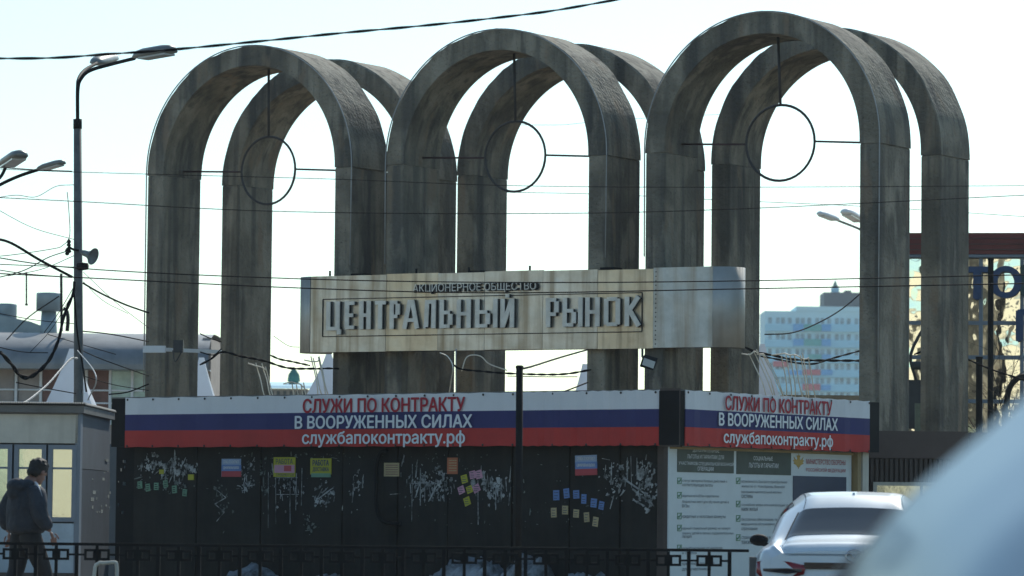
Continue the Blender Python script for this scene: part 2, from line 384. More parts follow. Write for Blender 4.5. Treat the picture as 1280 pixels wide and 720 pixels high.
# ================================================================ ARCHES
TH = .5477; U = Vector((math.cos(TH), -math.sin(TH), 0)); V_ = Vector((math.sin(TH), math.cos(TH), 0))
X3, Y3, W0, S0, TT, DD, DR, HT, HS = 2.0754, 60.0, 4.1221, 4.8536, .3355, 1.0797, 2.164, 8.988, 6.876
WA = [4.17, 4.15, 4.06]
def AP(a, lx, d, h): p = Vector((X3, Y3, 0)) + U*((a-2)*S0+lx) + V_*d; return Vector((p.x, p.y, h))
ords = ['leftmost', 'middle', 'rightmost']
for row in (0, 1):
    for a in range(3):
        Wd = WA[a]; d0 = DR*row; d1 = d0 + DD
        base = AP(a, Wd/2, (d0+d1)/2, 0)
        root = thing('concrete_arch', ('%s of the three front concrete arches, %s' % (ords[a], ['behind the left end of the metal sign', 'behind the middle of the metal sign', 'behind the right end of the metal sign'][a])) if row == 0 else
                     ('%s of the three rear concrete arches, set back behind its front twin' % ords[a]), 'arch', base, 'tall concrete arches in two rows')
        R = Wd/2; zc = HT - R
        zj = HS
        def leg(l0, l1):
            mb = MB(); mb.box(AP(a, (l0+l1)/2, (d0+d1)/2, zj/2), U*((l1-l0)/2), V_*(DD/2), (0, 0, zj/2)); return mb
        part('leg', leg(0, TT), M['conc'], root, bevel=.018)
        part('leg', leg(Wd-TT, Wd), M['conc'], root, bevel=.018)
        # crown: swept band, outer skin a little proud of the legs
        path = [(0, 0)]; n = 56
        prof = []
        cr_o = []; 
        segs = [(-R, zj)] + [(-R*math.cos(PI*k/n), zc + R*math.sin(PI*k/n)) for k in range(n+1)] + [(R, zj)]
        ri = R - TT
        segi = [(-ri, zj)] + [(-ri*math.cos(PI*k/n), zc + ri*math.sin(PI*k/n)) for k in range(n+1)] + [(ri, zj)]
        side = MB(); top = MB()
        vs = []
        for (xo, zo), (xi, zi) in zip(segs, segi):
            t = max(0, 1-(zo-zj)/1.2); g = .010*t*t + .004   # slight swelling at the joint
            sx = 1 if xo > 0 else -1
            jit = .012*math.sin(zo*7+xo*3+a)+.009*math.sin(zo*17+xo*11+row)
            e = .02
            g += .008*math.sin(zo*9+a*2)*(1-t)
            xo2 = xo + sx*g if abs(xo) > .3*R else xo
            nx, nz = (xo, zo-zc) if zo > zc else (sx*R, 0)
            l = math.hypot(nx, nz) or 1; nx /= l; nz /= l
            vs += [AP(a, R+xo2, d0-.008+e, zo+nz*jit), AP(a, R+xo2, d1+.008-e, zo+nz*jit),
                   AP(a, R+xo2-nx*e, d1+.008, zo-nz*e), AP(a, R+xi, d1+.008, zi), AP(a, R+xi, d0-.008, zi), AP(a, R+xo2-nx*e, d0-.008, zo-nz*e)]
        m = len(segs); k6 = 6
        fs_side = []; fs_top = []
        for i in range(m-1):
            for k in range(k6):
                f = (i*k6+k, (i+1)*k6+k, (i+1)*k6+(k+1) % k6, i*k6+(k+1) % k6)
                (fs_top if k == 0 else fs_side).append(f)
        fs_side += [tuple(range(k6)), tuple(range((m-1)*k6, m*k6))[::-1]]
        mb = MB(); mb.add(vs, [f[::-1] for f in fs_side], False); part('crown', mb, M['conc'], root)
        mt = MB(); mt.add(vs, [f[::-1] for f in fs_top], True); part('weathered_top', mt, M['conc'], root, label='gritty weathered upper skin of the arch')
        if row == 0:
            # thin pale cable clamped along the front outer edge
            pts = [AP(a, -.0, d0-.02, [3.2, 5.25, 5.25][a])] + [AP(a, R+x*1.004, d0-.022, z) for x, z in segs] + [AP(a, Wd, d0-.02, [5.25, 5.25, 3.4][a])]
            
            part('edge_cable', MB().tube(pts, .011, 4), M['wire_light'], root)
            # ring ornament
            dm = (d0+d1)/2 + .02
            cz = [P(337, 220, 65.5).z, P(649.5, 204, 63.1).z, P(985, 190, 60.9).z][a]; cx = [R+.02, R+.04, R+.05][a]
            orn = thing('ring_ornament', 'steel ring hung on rods inside the %s front arch' % ords[a], 'ring', AP(a, cx, dm, cz), 'steel rings hung in the arches')
            rr = [.57, .57, .59][a]; tw = [.05, .0, -.02][a]
            ru = (U*math.cos(tw) - V_*math.sin(tw))
            part('ring', MB().tube([AP(a, cx, dm, cz) + ru*(rr*math.cos(2*PI*k/40)) + Vector((0, 0, rr*math.sin(2*PI*k/40))) for k in range(40)], .021, 6, closed=True), M['ring'], orn)
            part('hanging_rod', MB().tube([AP(a, cx, dm, cz+rr), AP(a, R, dm, HT-TT+.02)], .024, 6), M['ring'], orn)
            part('side_rod', MB().tube([AP(a, TT-.02, dm, cz+.05), AP(a, cx, dm, cz)-ru*rr], .017, 6), M['rod'], orn)
            part('side_rod', MB().tube([AP(a, Wd-TT+.02, dm, cz-.07), AP(a, cx, dm, cz)+ru*rr], .017, 6), M['rod'], orn)

# ================================================================ METAL SIGN on the front arches
ths = .515
RS = Vector((math.cos(ths), -math.sin(ths), 0)); 
pl = AP(1, 2.0, -.20, 0); SW = Wall((pl.x, pl.y, 0), RS)
xl, zt1 = SW.px(388, 344.5); xr, zt2 = SW.px(891, 334.5); _, zb1 = SW.px(388, 439.5); _, zb2 = SW.px(891, 435)
zt = (zt1+zt2)/2; zb = (zb1+zb2)/2
sign = thing('market_sign', 'long weathered sheet-metal sign reading ЦЕНТРАЛЬНЫЙ РЫНОК fixed across the arches', 'sign', SW.at((xl+xr)/2, zb, -.35))
RR = .35
def stadium(x0, x1, off=0, inset=0):
    r = RR - inset; pts = []
    for k in range(13): q = -PI/2 + PI*k/12; pts.append((x1 + r*math.cos(q), -RR - r*math.sin(q)))
    for k in range(13): q = PI/2 + PI*k/12; pts.append((x0 + r*math.cos(q), -RR - r*math.sin(q)))
    return pts
inner = stadium(xl, xr, inset=.03)
mb = MB(); mb.prism([SW.at(x, zb+.02, o) for x, o in inner], (0, 0, zt-zb-.04)); part('core', mb, M['darkmetal'], sign)
seams = [388, 420.6, 482.6, 547, 605.6, 678.5, 747, 816.5, 891]
sx = [SW.px(p, 390)[0] for p in seams]
mats = ['sheet', 'sheet', 'sheet3', 'sheet', 'sheet', 'sheet', 'sheet3', 'sheet2']
for i in range(8):
    mb = MB(); dz = [0, .0, .01, .0, .012, 0, -.012, .004][i]
    SW.box(mb, sx[i]+.003, sx[i+1]-.003, zb+dz*.5, zt+dz, -.04, 0.0 + [0, .002, 0, .003, .001, .002, 0, .003][i])
    part('metal_panel', mb, M[mats[i]], sign)
def endcap(xc, sgn, m, name):
    mb = MB(); vs = []; n = 14
    for k in range(n+1):
        q = PI*k/n
        for r in (RR, RR-.02): 
            for z in (zb, zt): vs.append(SW.at(xc + sgn*r*math.sin(q), z, -RR + r*math.cos(q)))
    fs = []
    for k in range(n):
        b = k*4; c = b+4
        fs += [(b, b+1, c+1, c), (b+2, c+2, c+3, b+3), (b+1, b+3, c+3, c+1), (b, c, c+2, b+2)]
    if sgn < 0: fs = [f[::-1] for f in fs]
    mb.add(vs, [f[::-1] for f in fs], True); part(name, mb, m, sign)
M['endsheet'] = mat('galvanised_end_sheet', (.42, .43, .4), .55, .5, col2=(.56, .56, .52), scale=1.6, bump=.01, bscale=2.4, streak=((.26, .2, .13), .4, 5))
endcap(xr, 1, M['endsheet'], 'rounded_end'); endcap(xl, -1, M['endsheet'], 'rounded_end')
# rivets along two seams
mb = MB()
for s in (sx[7]+.045,):
    for k in range(17): mb.lathe(SW.at(s, zb+.06+k*(zt-zb-.12)/16, 0.003), [(.012, 0), (.008, .006)], 6, axis=SW.N)
part('rivets', mb, M['letter_dark'], sign, kind='stuff')
# recessed rectangle outline
fx0, ftz = SW.px(404, 373); fx1, ft2 = SW.px(803, 367); _, fbz = SW.px(404, 421.5); _, fb2 = SW.px(803, 414)
ft = (ftz+ft2)/2; fb = (fbz+fb2)/2
for (a0, a1, b0, b1) in ((fx0, fx1, ft-.007, ft+.007), (fx0, fx1, fb-.007, fb+.007), (fx0-.007, fx0+.007, fb+.008, ft-.008), (fx1-.007, fx1+.007, fb+.008, ft-.008)):
    part('outline_bar', SW.box(MB(), a0, a1, b0, b1, .004, .016), M['letter_dark'], sign)
# block letters, stroke built
def slab(p, q, t=.17): return ('s', p, q, t)
LET = {
 'Ц': [((.1, 0), (.1, 1)), ((.72, 0), (.72, 1)), ((-.02, .03), (.86, .03)), ((.82, -.18), (.82, .0))],
 'Е': [((.1, 0), (.1, 1)), ((.1, .93), (.8, .93)), ((.1, .5), (.7, .5)), ((.1, .07), (.8, .07))],
 'Н': [((.1, 0), (.1, 1)), ((.8, 0), (.8, 1)), ((.1, .5), (.8, .5))],
 'Т': [((0, .93), (.9, .93)), ((.45, 0), (.45, 1))],
 'Р': [((.1, 0), (.1, 1)), ((.1, .93), (.74, .93)), ((.1, .44), (.74, .44)), ((.8, .5), (.8, .88))],
 'А': [((.05, 0), (.38, 1)), ((.85, 0), (.52, 1)), ((.2, .3), (.7, .3)), ((.3, .95), (.6, .95))],
 'Л': [((.0, .07), (.16, .07)), ((.2, .05), (.28, 1)), ((.2, .93), (.85, .93)), ((.8, 0), (.8, 1))],
 'Ь': [((.1, 0), (.1, 1)), ((.1, .07), (.74, .07)), ((.1, .55), (.74, .55)), ((.8, .12), (.8, .5))],
 'Ы': [((.08, 0), (.08, 1)), ((.1, .07), (.54, .07)), ((.1, .55), (.54, .55)), ((.58, .12), (.58, .5)), ((.93, 0), (.93, 1))],
 'Й': [((.1, 0), (.1, 1)), ((.8, 0), (.8, 1)), ((.14, .05), (.76, .95)), ((.32, 1.1), (.58, 1.1))],
 'О': [((.1, .06), (.1, .94)), ((.8, .06), (.8, .94)), ((.14, .93), (.76, .93)), ((.14, .07), (.76, .07))],
 'К': [((.1, 0), (.1, 1)), ((.2, .5), (.78, 1)), ((.25, .55), (.82, 0))],
}
def block_letter(ch, x0, x1, z0, z1, j):
    mb = MB(); dk = MB(); w_ = x1-x0; h_ = z1-z0; st = .078
    for i, (p, q) in enumerate(LET[ch]):
        a = Vector((x0+p[0]*w_, z0+p[1]*h_)); b = Vector((x0+q[0]*w_, z0+q[1]*h_)); d = (b-a)
        d.normalize(); nn = Vector((-d.y, d.x))*(st/2 * (1 if abs(d.y) > .5 else .75))
        o = .075 + .003*i
        SW.poly(mb, [(a-nn)[:], (b-nn)[:], (b+nn)[:], (a+nn)[:]], .06, o)
        SW.poly(dk, [((a-nn*.9))[:], ((b-nn*.9))[:], ((b+nn*.9))[:], ((a+nn*.9))[:]], .006, .059-.001*i)
    l = part('letter', mb, M['letter_face'], sign); part('letter_side', dk, M['letter_dark'], l)  # near-black sides carry the letters' shadow in their colour
words = [("ЦЕНТРАЛЬНЫЙ", [404, 428, 446, 464, 484, 500, 525, 546, 567, 590, 622, 644]), ("РЫНОК", [679, 699.5, 728, 751, 777, 803])]
for wd, xs in words:
    for i, ch in enumerate(wd):
        pa, pb = xs[i], xs[i+1]
        cyt = 377 - (pa-404)*.0165; cyb = 412 - (pa-404)*.0115
        x0, z1 = SW.px(pa+1.5, cyt, .1); x1, _ = SW.px(pb-1.5, cyt, .1); _, z0 = SW.px(pa, cyb, .1)
        block_letter(ch, x0+.03, x1-.0, z0, z1, i)
x0, _ = SW.px(516, 360, .06); x1, _ = SW.px(670, 360, .06); _, z1 = SW.px(590, 353.5, .06); _, z0 = SW.px(590, 365.5, .06)
SW.text('small_letters', 'АКЦИОНЕРНОЕ ОБЩЕСТВО', x0+.02, x1+.02, z0-.01, z1-.01, .005, M['letter_dark'], sign, bold=.013, depth=.055)  # dark copy shifted right and down, painted shadow of the small letters
SW.text('small_letters_face', 'АКЦИОНЕРНОЕ ОБЩЕСТВО', x0, x1, z0, z1, .066, M['letter_face'], sign, bold=-.004)
for p in (410, 518, 584, 660):
    x, z = SW.px(p, 345-(p-388)*.02); part('mounting_pin', MB().tube([SW.at(x, zt-.05, -.06), SW.at(x, zt+.09, -.06)], .02, 6), M['black'], sign)
for p in (445, 592, 757):
    x, z = SW.px(p, 340); part('top_bracket', SW.box(MB(), x-.13, x+.13, zt+.002, zt+.035, -.3, -.05), M['black'], sign)

# ================================================================ MAIN KIOSK
C0 = P(836, 600, 48.0); L0 = P(138, 600, 54.3)
fr = (C0 - L0); fr.z = 0; FL = fr.length; FWL = Wall((L0.x, L0.y, 0), fr)         # front (banner box plane)
CR = P(1099, 600, 52.3); B0 = FWL.at(FL+.16, 0)
sr = (CR - B0); sr.z = 0; SL = sr.length; SDW = Wall((B0.x, B0.y, 0), sr)          # side (banner box plane)
ZT, ZB = 2.785, 2.105
kiosk = thing('market_kiosk', 'long near-black kiosk plastered with torn notices under a tricolour banner', 'kiosk', (FWL.at(FL/2, 0, -1).x, FWL.at(FL/2, 0, -1).y, .13))
K0 = .13
wx0 = FWL.px(166, 620, -.22)[0]; wx1 = FWL.px(834.5, 620, -.22)[0]
# front wall panels with recessed joints
edges = [166, 246, 326, 428, 497, 560, 640, 712, 775, 822]
ex = [FWL.px(e, 620, -.22)[0] for e in edges]
for i in range(len(ex)-1):
    part('wall_panel', FWL.box(MB(), ex[i]+.012, ex[i+1]-.012, K0+.12, ZB+.05, -.27, -.22 + .008*(i % 2)), M['kiosk'], kiosk, bevel=.006)
part('end_panel', FWL.box(MB(), FWL.px(136, 620, -.3)[0], wx0, K0, ZB+.05, -.5, -.3), M['kgrey'], kiosk)
part('plinth', FWL.box(MB(), wx0, wx1-.002, K0, K0+.12, -.3, -.2), M['black'], kiosk)
mb = MB(); pf = [FWL.at(wx0-.4, K0, -.28), FWL.at(wx1-.03, K0, -.28), SDW.at(SL-.02, K0, -.3), SDW.at(SL-.02, K0, -1.8) , FWL.at(wx0, K0, -2.4)]
mb.prism(pf, (0, 0, ZT-.1-K0)); part('kiosk_core', mb, M['black'], kiosk)
part('corner_post', FWL.box(MB(), ex[-1]+.01, wx1+.03, K0, ZB+.05, -.29, -.19), M['kbrown'], kiosk, bevel=.008)
# header box (black) both sides
bx0 = 0.0
part('header_box', FWL.box(MB(), bx0, FL-.0, ZB, ZT, -.3, -.004), M['black'], kiosk)
part('header_box', SDW.box(MB(), .0, SL, ZB-.0, ZT+.0, -.3, -.004), M['black'], kiosk)
mbc = MB(); mbc.prism([FWL.at(FL-.002, ZB-.02, .01), SDW.at(.0, ZB-.02, .01), SDW.at(.02, ZB-.02, -.3), FWL.at(FL-.02, ZB-.02, -.3)], (0, 0, ZT-ZB+.05)); part('header_corner', mbc, M['kbrown'], kiosk)
part('roof_edge', FWL.box(MB(), bx0, FL, ZT+.001, ZT+.02, -1.5, -.01), M['roofgrey'], kiosk)
# banners
def banner(WL, p0, p1, ytop, ybot, x0=None, x1=None, label=''):
    a = WL.px(p0, ytop, .01)[0] if x0 is None else x0; b = WL.px(p1, ytop, .01)[0] if x1 is None else x1
    t = thing('tricolour_banner', label, 'banner', WL.at((a+b)/2, ZB, .01), 'tricolour banners round the kiosk header')
    z = [ZB-.01, ZB+(ZT-ZB)*.335, ZB+(ZT-ZB)*.665, ZT+.012]
    n = 26
    for i, m_, nm in ((0, 'red', 'red_stripe'), (1, 'blu', 'blue_stripe'), (2, 'wht', 'white_stripe')):
        mb = MB(); vs = []
        for k in range(n+1):
            x = a+(b-a)*k/n; wob = .011*math.sin(k*2.1)+.006*math.sin(k*.9+1)*(1 if 0 < k < n else 0)
            for zz in (z[i], z[i+1]):
                e = .006 if (zz == z[3]) else 0
                sag = -.010*abs(math.sin(k*PI/2)) if zz in (z[0], z[3]) else 0
                vs += [WL.at(x, zz+sag*(1 if zz == z[3] else -1), .012+wob), WL.at(x, zz+sag*(1 if zz == z[3] else -1), .0+wob)]
        fs = []
        for k in range(n):
            q = k*4; r = q+4
            fs += [(q, r, r+2, q+2), (q+1, q+3, r+3, r+1), (q+2, r+2, r+3, q+3), (q, q+1, r+1, r)]
        fs += [(0, 2, 3, 1), (n*4, n*4+1, n*4+3, n*4+2)]
        mb.add(vs, fs, False); part(nm, mb, M[m_], t)
    for k in range(int((b-a)/.5)+1):
        x = a+.05+k*(b-a-.1)/int((b-a)/.5)
        for zz in (z[0]+.02, z[3]-.03): part('eyelet', MB().lathe(WL.at(x, zz, .018), [(.016, 0), (.016, .006), (.008, .008)], 8, axis=WL.N), M['letter_dark'], t)
    return t
b1 = banner(FWL, 157, 645.5, 495, 560, label='long tricolour banner with recruiting slogan on the kiosk front, left of the black pole')
b2 = banner(FWL, 646.5, 824, 491, 556, label='plain tricolour banner without words right of the black pole')
b3 = banner(SDW, 857, 1088, 495, 560, label='tricolour banner with recruiting slogan on the short right side of the kiosk')
def wtext(WL, t, body, xa, xb, ya, yb, m_, bold=.03, out=.031, ys=0):
    x0, z1 = WL.px(xa, ya, out); x1, z1b = WL.px(xb, ya+ys, out); _, z0 = WL.px(xa, yb, out); _, z0b = WL.px(xb, yb+ys, out)
    return WL.text('lettering', body, x0, x1, (z0+z0b)/2, (z1+z1b)/2, out, m_, t, bold=bold)
wtext(FWL, b1, 'СЛУЖИ ПО КОНТРАКТУ', 379, 581, 498.5, 516, M['txt_red'], .034, ys=-2)
wtext(FWL, b1, 'В ВООРУЖЕННЫХ СИЛАХ', 369, 590, 520, 536, M['txt_wht'], .034, ys=-2)
wtext(FWL, b1, 'службапоконтракту.рф', 378, 581, 539.5, 559.5, M['txt_wht'], .028, ys=-1.5)
wtext(SDW, b3, 'СЛУЖИ ПО КОНТРАКТУ', 907, 1040, 494.5, 512, M['txt_red'], .034, ys=8)
wtext(SDW, b3, 'В ВООРУЖЕННЫХ СИЛАХ', 899, 1047, 515.5, 531, M['txt_wht'], .034, ys=8)
wtext(SDW, b3, 'службапоконтракту.рф', 905, 1041, 538.5, 557, M['txt_wht'], .028, ys=6)

# notices and scraps glued to the front wall
OW = -.205
def sheet_px(xa, xb, ya, yb, m_, name='notice', parent=kiosk, out=OW, tilt=0, WL=FWL, label=None):
    x0, z1 = WL.px(xa, ya, out); x1, _ = WL.px(xb, ya, out); _, z0 = WL.px(xa, yb, out)
    cx, cz = (x0+x1)/2, (z0+z1)/2; c, s = math.cos(tilt), math.sin(tilt)
    pts = [(cx+(x-cx)*c-(z-cz)*s, cz+(x-cx)*s+(z-cz)*c) for x, z in ((x0, z0), (x1, z0), (x1, z1), (x0, z1))]
    return part(name, WL.poly(MB(), pts, out-.012, out), m_, parent, label=label)
def ntext(body, xa, xb, ya, yb, m_, parent, bold=.02, WL=FWL, out=OW+.0015):
    x0, z1 = WL.px(xa, ya, out); x1, _ = WL.px(xb, ya, out); _, z0 = WL.px(xa, yb, out)
    WL.text('lettering', body, x0, x1, z0, z1, out, m_, parent, bold=bold)
def flag_notice(xa, xb, ya, yb, tilt):
    o = sheet_px(xa, xb, ya, yb, M['paper_lb'], tilt=tilt, label='small recruiting notice in pale blue, blue and red bands')
    h = yb-ya
    sheet_px(xa, xb, ya+h*.34, ya+h*.68, M['paper_b'], 'blue_band', o, OW+.004, tilt)
    sheet_px(xa, xb, ya+h*.68, yb, M['paper_r'], 'red_band', o, OW+.004, tilt)
    for k in range(2): ntext('СЛУЖБА ПО КОНТРАКТУ' if k == 0 else 'ЕДИНОВРЕМЕННАЯ ВЫПЛАТА', xa+2, xb-2, ya+h*(.08+.34*k), ya+h*(.26+.34*k), M['txt_wht'], o, out=OW+.006)
flag_notice(277, 301, 573.5, 596, 0); flag_notice(719, 746, 569, 594, .03)
o = sheet_px(342, 369, 571.5, 596, M['paper_y'], label='yellow job notice with pink middle band'); sheet_px(343, 368, 581, 591, M['paper_p'], 'pink_band', o, OW+.004); sheet_px(355, 364, 582, 589, M['paper_r'], 'red_patch', o, OW+.006)
ntext('РАБОТА', 345, 366, 573.5, 580, M['txt_dark'], o); ntext('ТРЕБУЮТСЯ', 345, 367, 592, 595, M['txt_dark'], o)
o = sheet_px(388, 414, 573, 593, M['paper_y'], label='yellow job notice with dark lettering'); sheet_px(389, 413, 591.5, 596.5, M['paper_g'], 'green_band', o, OW+.004)
ntext('РАБОТА', 391, 411, 575, 582, M['txt_dark'], o, .05); ntext('ДОСТАВКА', 391, 411, 584, 590, M['txt_dark'], o, .04)
o = sheet_px(480, 498.5, 578.5, 595.5, M['paper_t'], label='small tan notice'); 
for k in range(5): sheet_px(482, 497, 581+k*2.8, 582+k*2.8, M['brick'], 'print_line', o, OW+.003)
o = sheet_px(559, 572, 572, 592.5, M['paper_o'], label='small orange-red notice')
for k in range(5): sheet_px(561, 570.5, 575+k*3.2, 576+k*3.2, M['paper_t'], 'print_line', o, OW+.003)
rl = random.Random(3)
def tags(lst, m_, w_, h_, lab):
    for (x, y, t) in lst:
        x += rl.uniform(-.7, .7); y += rl.uniform(-1.2, 1.2); t += rl.uniform(-.09, .09); w2 = w_*rl.uniform(.85, 1.05); h2 = h_*rl.uniform(.85, 1.08)
        o = sheet_px(x-w2/2, x+w2/2, y-h2/2, y+h2/2, M[m_], 'leaflet', tilt=t, label=lab)
        for q in (-.25, .05, .3): sheet_px(x-w2*.36, x+w2*rl.uniform(.1, .36), y+h2*q-.45, y+h2*q+.45, M['txt_dark' if m_ != 'paper_g' else 'black'], 'print_line', o, OW+.003, 0)
tags([(175, 606, .1), (185, 610, .05), (195, 607, 0), (207, 606, .1), (218, 611, .1), (230, 616, -.1)], 'paper_g', 5.5, 9, 'small green leaflet')
tags([(695, 618, 0), (707.5, 615.5, .05), (720.5, 619, 0), (730, 623, -.1), (741.5, 627.5, -.1), (752, 632, -.2)], 'paper_b', 7, 12, 'small blue leaflet')
tags([(691.5, 641, .05), (705.5, 637.5, 0), (720, 643, -.05), (733, 646.5, .05), (744, 651, -.1)], 'paper_t', 7, 12, 'small tan leaflet')
tags([(580.5, 598.5, .3), (587, 612.5, .3), (584, 627, .3)], 'paper_y', 8, 10, 'small yellow leaflet')
tags([(590, 593.5, .25), (599, 593.5, .2), (576, 613, .4), (596, 609.5, .4)], 'paper_p', 8, 10, 'small pink leaflet')
sheet_px(199, 204.5, 587, 592.5, M['paper_y'], 'leaflet'); sheet_px(235, 242, 593, 600, M['paper_y'], 'leaflet')
# torn scraps: irregular small polygons in clusters, joined per cluster (nobody could count them)
def scraps(name, cx, cy, rx, ry, n, size, m_, seed, slant=0.0, elong=1.6):
    rnd = random.Random(seed); mb = MB()
    mb = MB()
    for k in range(int(n*1.15)):
        x = cx + rnd.gauss(0, .42)*rx; y = cy + rnd.gauss(0, .42)*ry
        if not (168 < x < 828 and 566 < y < 676): continue
        ux, uz = FWL.px(x, y, OW); big = rnd.random() < .16; sz = size*(rnd.uniform(.9, 1.7) if big else rnd.uniform(.2, .75))
        kind = rnd.random(); pts = []
        if kind < .25:                # thin vertical or slanting strip left by a torn sheet
            L_ = sz*rnd.uniform(1.5, 3.5); w_ = .004+sz*.08; an = PI/2 + rnd.gauss(0, .12) if rnd.random() < .6 else slant + rnd.gauss(0, .25)
            pts = [(-L_, -w_), (-L_*.3, -w_*rnd.uniform(.6, 1.8)), (L_*.4, -w_), (L_, -w_*.3), (L_, w_*.4), (L_*.2, w_*rnd.uniform(.5, 2)), (-L_*.5, w_), (-L_*1.05, w_*.5)]
        else:
            an = slant*.5 + rnd.gauss(0, .8); m = rnd.randint(8, 13); el = rnd.uniform(.8, 1.6)
            for q in range(m):
                t = 2*PI*q/m + rnd.uniform(-.2, .2); r = sz*(rnd.uniform(.25, 1) if q % 2 else rnd.uniform(.6, 1.15)); pts.append((r*math.cos(t)*el, r*math.sin(t)))
        d = rnd.random()*.004
        FWL.poly(mb, [(ux+px_*math.cos(an)-pz_*math.sin(an), uz+px_*math.sin(an)+pz_*math.cos(an)) for px_, pz_ in pts], OW-.014+d, OW-.008+d)
    part(name, mb, M[m_], kiosk, kind='stuff')
M['scrap'] = mat('old_paper_scraps', (.05, .06, .06), .9, col2=(.42, .46, .46), scale=9, ramp=(.38, .62))
M['scrap_g'] = mat('old_paper_scraps_dim', (.06, .08, .075), .9, col2=(.2, .24, .22), scale=7)
def lin(xa, ya, xb, yb, wd=1.1, m_='scrap'):
    x0, z0 = FWL.px(xa, ya, OW); x1, z1 = FWL.px(xb, yb, OW); d = Vector((x1-x0, z1-z0)).normalized(); n = Vector((-d.y, d.x))*wd/200
    mbL.add([], []); FWL.poly(mbL, [(x0-n.x, z0-n.y), (x1-n.x, z1-n.y), (x1+n.x, z1+n.y), (x0+n.x, z0+n.y)], OW-.012, OW-.006)
scraps('torn_scraps', 190, 585, 26, 15, 46, .035, 'scrap', 1, .8); scraps('torn_scraps', 222, 586, 26, 18, 60, .04, 'scrap', 2, .8)
scraps('torn_scraps', 208, 605, 50, 18, 40, .022, 'scrap_g', 3)
scraps('torn_scraps', 308, 590, 14, 24, 50, .022, 'scrap', 4, 1.2); scraps('torn_scraps', 276, 625, 14, 36, 40, .02, 'scrap_g', 5, 1); scraps('torn_scraps', 305, 608, 16, 8, 24, .024, 'scrap', 6)
scraps('torn_scraps', 330, 600, 10, 40, 36, .016, 'scrap_g', 7, 1.5); scraps('torn_scraps', 358, 606, 24, 26, 60, .016, 'scrap', 8, 1.5)
scraps('torn_scraps', 404, 618, 16, 18, 40, .03, 'scrap', 9, .7); scraps('torn_scraps', 447, 606, 12, 30, 46, .026, 'scrap', 10, 1.2); scraps('torn_scraps', 385, 654, 12, 12, 24, .016, 'scrap_g', 11)
scraps('torn_scraps', 527, 604, 24, 26, 70, .026, 'scrap', 12, 1.3); scraps('torn_scraps', 551, 610, 24, 20, 60, .03, 'scrap', 13, .9)
scraps('torn_scraps', 617, 610, 22, 24, 80, .038, 'scrap', 14, 1.4); scraps('torn_scraps', 768, 598, 20, 26, 70, .028, 'scrap', 15, .7); scraps('torn_scraps', 806, 596, 16, 26, 70, .034, 'scrap', 16, .9)
scraps('torn_scraps', 812, 620, 20, 18, 34, .045, 'scrap', 17, -.6, 2.4); scraps('torn_scraps', 404, 570, 240, 8, 60, .012, 'scrap_g', 18)
scraps('torn_scraps', 640, 622, 190, 60, 80, .010, 'scrap_g', 19); scraps('torn_scraps', 560, 592, 60, 26, 60, .012, 'scrap_g', 20)
mbL = MB()
for (x, y0, y1) in ((335, 590, 660), (344, 596, 655), (362, 602, 655), (370, 592, 638), (377, 585, 632), (515, 580, 652), (525, 585, 632), (531, 590, 628), (597, 600, 656), (504, 578, 568), (788, 570, 610), (352, 619, 626)):
    lin(x, y0, x+random.uniform(-1, 1), y1, random.uniform(.5, 1.3))
lin(345, 597, 371, 597, 1.1); lin(345, 618, 373, 618, .9); lin(511, 604, 531, 604, .9); lin(783, 601, 800, 613, 2.2); lin(790, 611, 812, 629, 2.4); lin(793, 626, 804, 632, 2); lin(505, 569, 501, 583, 1.4)
lin(270, 612, 282, 622, 1); lin(282, 622, 268, 630, 1); lin(268, 630, 280, 640, 1); lin(280, 640, 270, 652, 1); lin(487, 618, 500, 617, .8); lin(752, 573, 762, 575, .7)
part('paper_strips', mbL, M['scrap'], kiosk, kind='stuff')
# curved black pipe on the wall
pp = [FWL.at(*FWL.px(x, y, -.15), -.15) for x, y in ((484, 562), (476, 566), (471, 580), (470, 605), (470, 630), (473, 645), (482, 653), (500, 655))]
part('drain_hose', MB().tube(cr(pp, 4), .028, 8), M['black'], kiosk)
# side wall: posters
SO = -.20
def sp(x, y, out=SO): return SDW.px(x, y, out)
sx0 = sp(836, 640)[0]; sx1 = sp(1064, 640)[0]
part('side_wall', SDW.box(MB(), sx0, SL-.03, K0, ZB+.04, -.28, -.225), M['kbrown'], kiosk)
poster = thing('side_poster', 'white recruiting poster board with dark green headings on the right side of the kiosk', 'poster', SDW.at((sx0+sx1)/2, K0+.1, SO))
part('poster_sheet', SDW.box(MB(), sx0, sx1, K0+.1, ZB-.002, SO-.02, SO), M['poster'], poster)
part('poster_trim', SDW.box(MB(), sx0+.01, sx1+.1, ZB-.045, ZB-.012, SO+.001, SO+.02), M['ypost'], poster)
def srect(name, xa, xb, ya, yb, m_, out=SO+.006):
    x0, z1 = sp(xa, ya, out); x1, z2 = sp(xb, ya+(xb-xa)*.047, out); _, z0 = sp(xa, yb, out)
    return part(name, SDW.box(MB(), x0, x1, z0, (z1+z2)/2, SO+.001, out), m_, poster)
srect('heading_panel', 847, 917.5, 558, 590, M['dgreen']); srect('heading_panel', 921, 989, 562, 592.5, M['dgreen']); srect('picture_panel', 991.5, 1058, 594, 680, M['navy'])
def stext(body, xa, xb, ya, yb, m_, bold=.02, sl=.045, out=SO+.009):
    x0, z1 = sp(xa, ya, out); x1, z1b = sp(xb, ya+(xb-xa)*sl, out); _, z0 = sp(xa, yb, out); _, z0b = sp(xb, yb+(xb-xa)*sl, out)
    SDW.text('lettering', body, x0, x1, (z0+z0b)/2, (z1+z1b)/2, out, m_, poster, bold=bold)
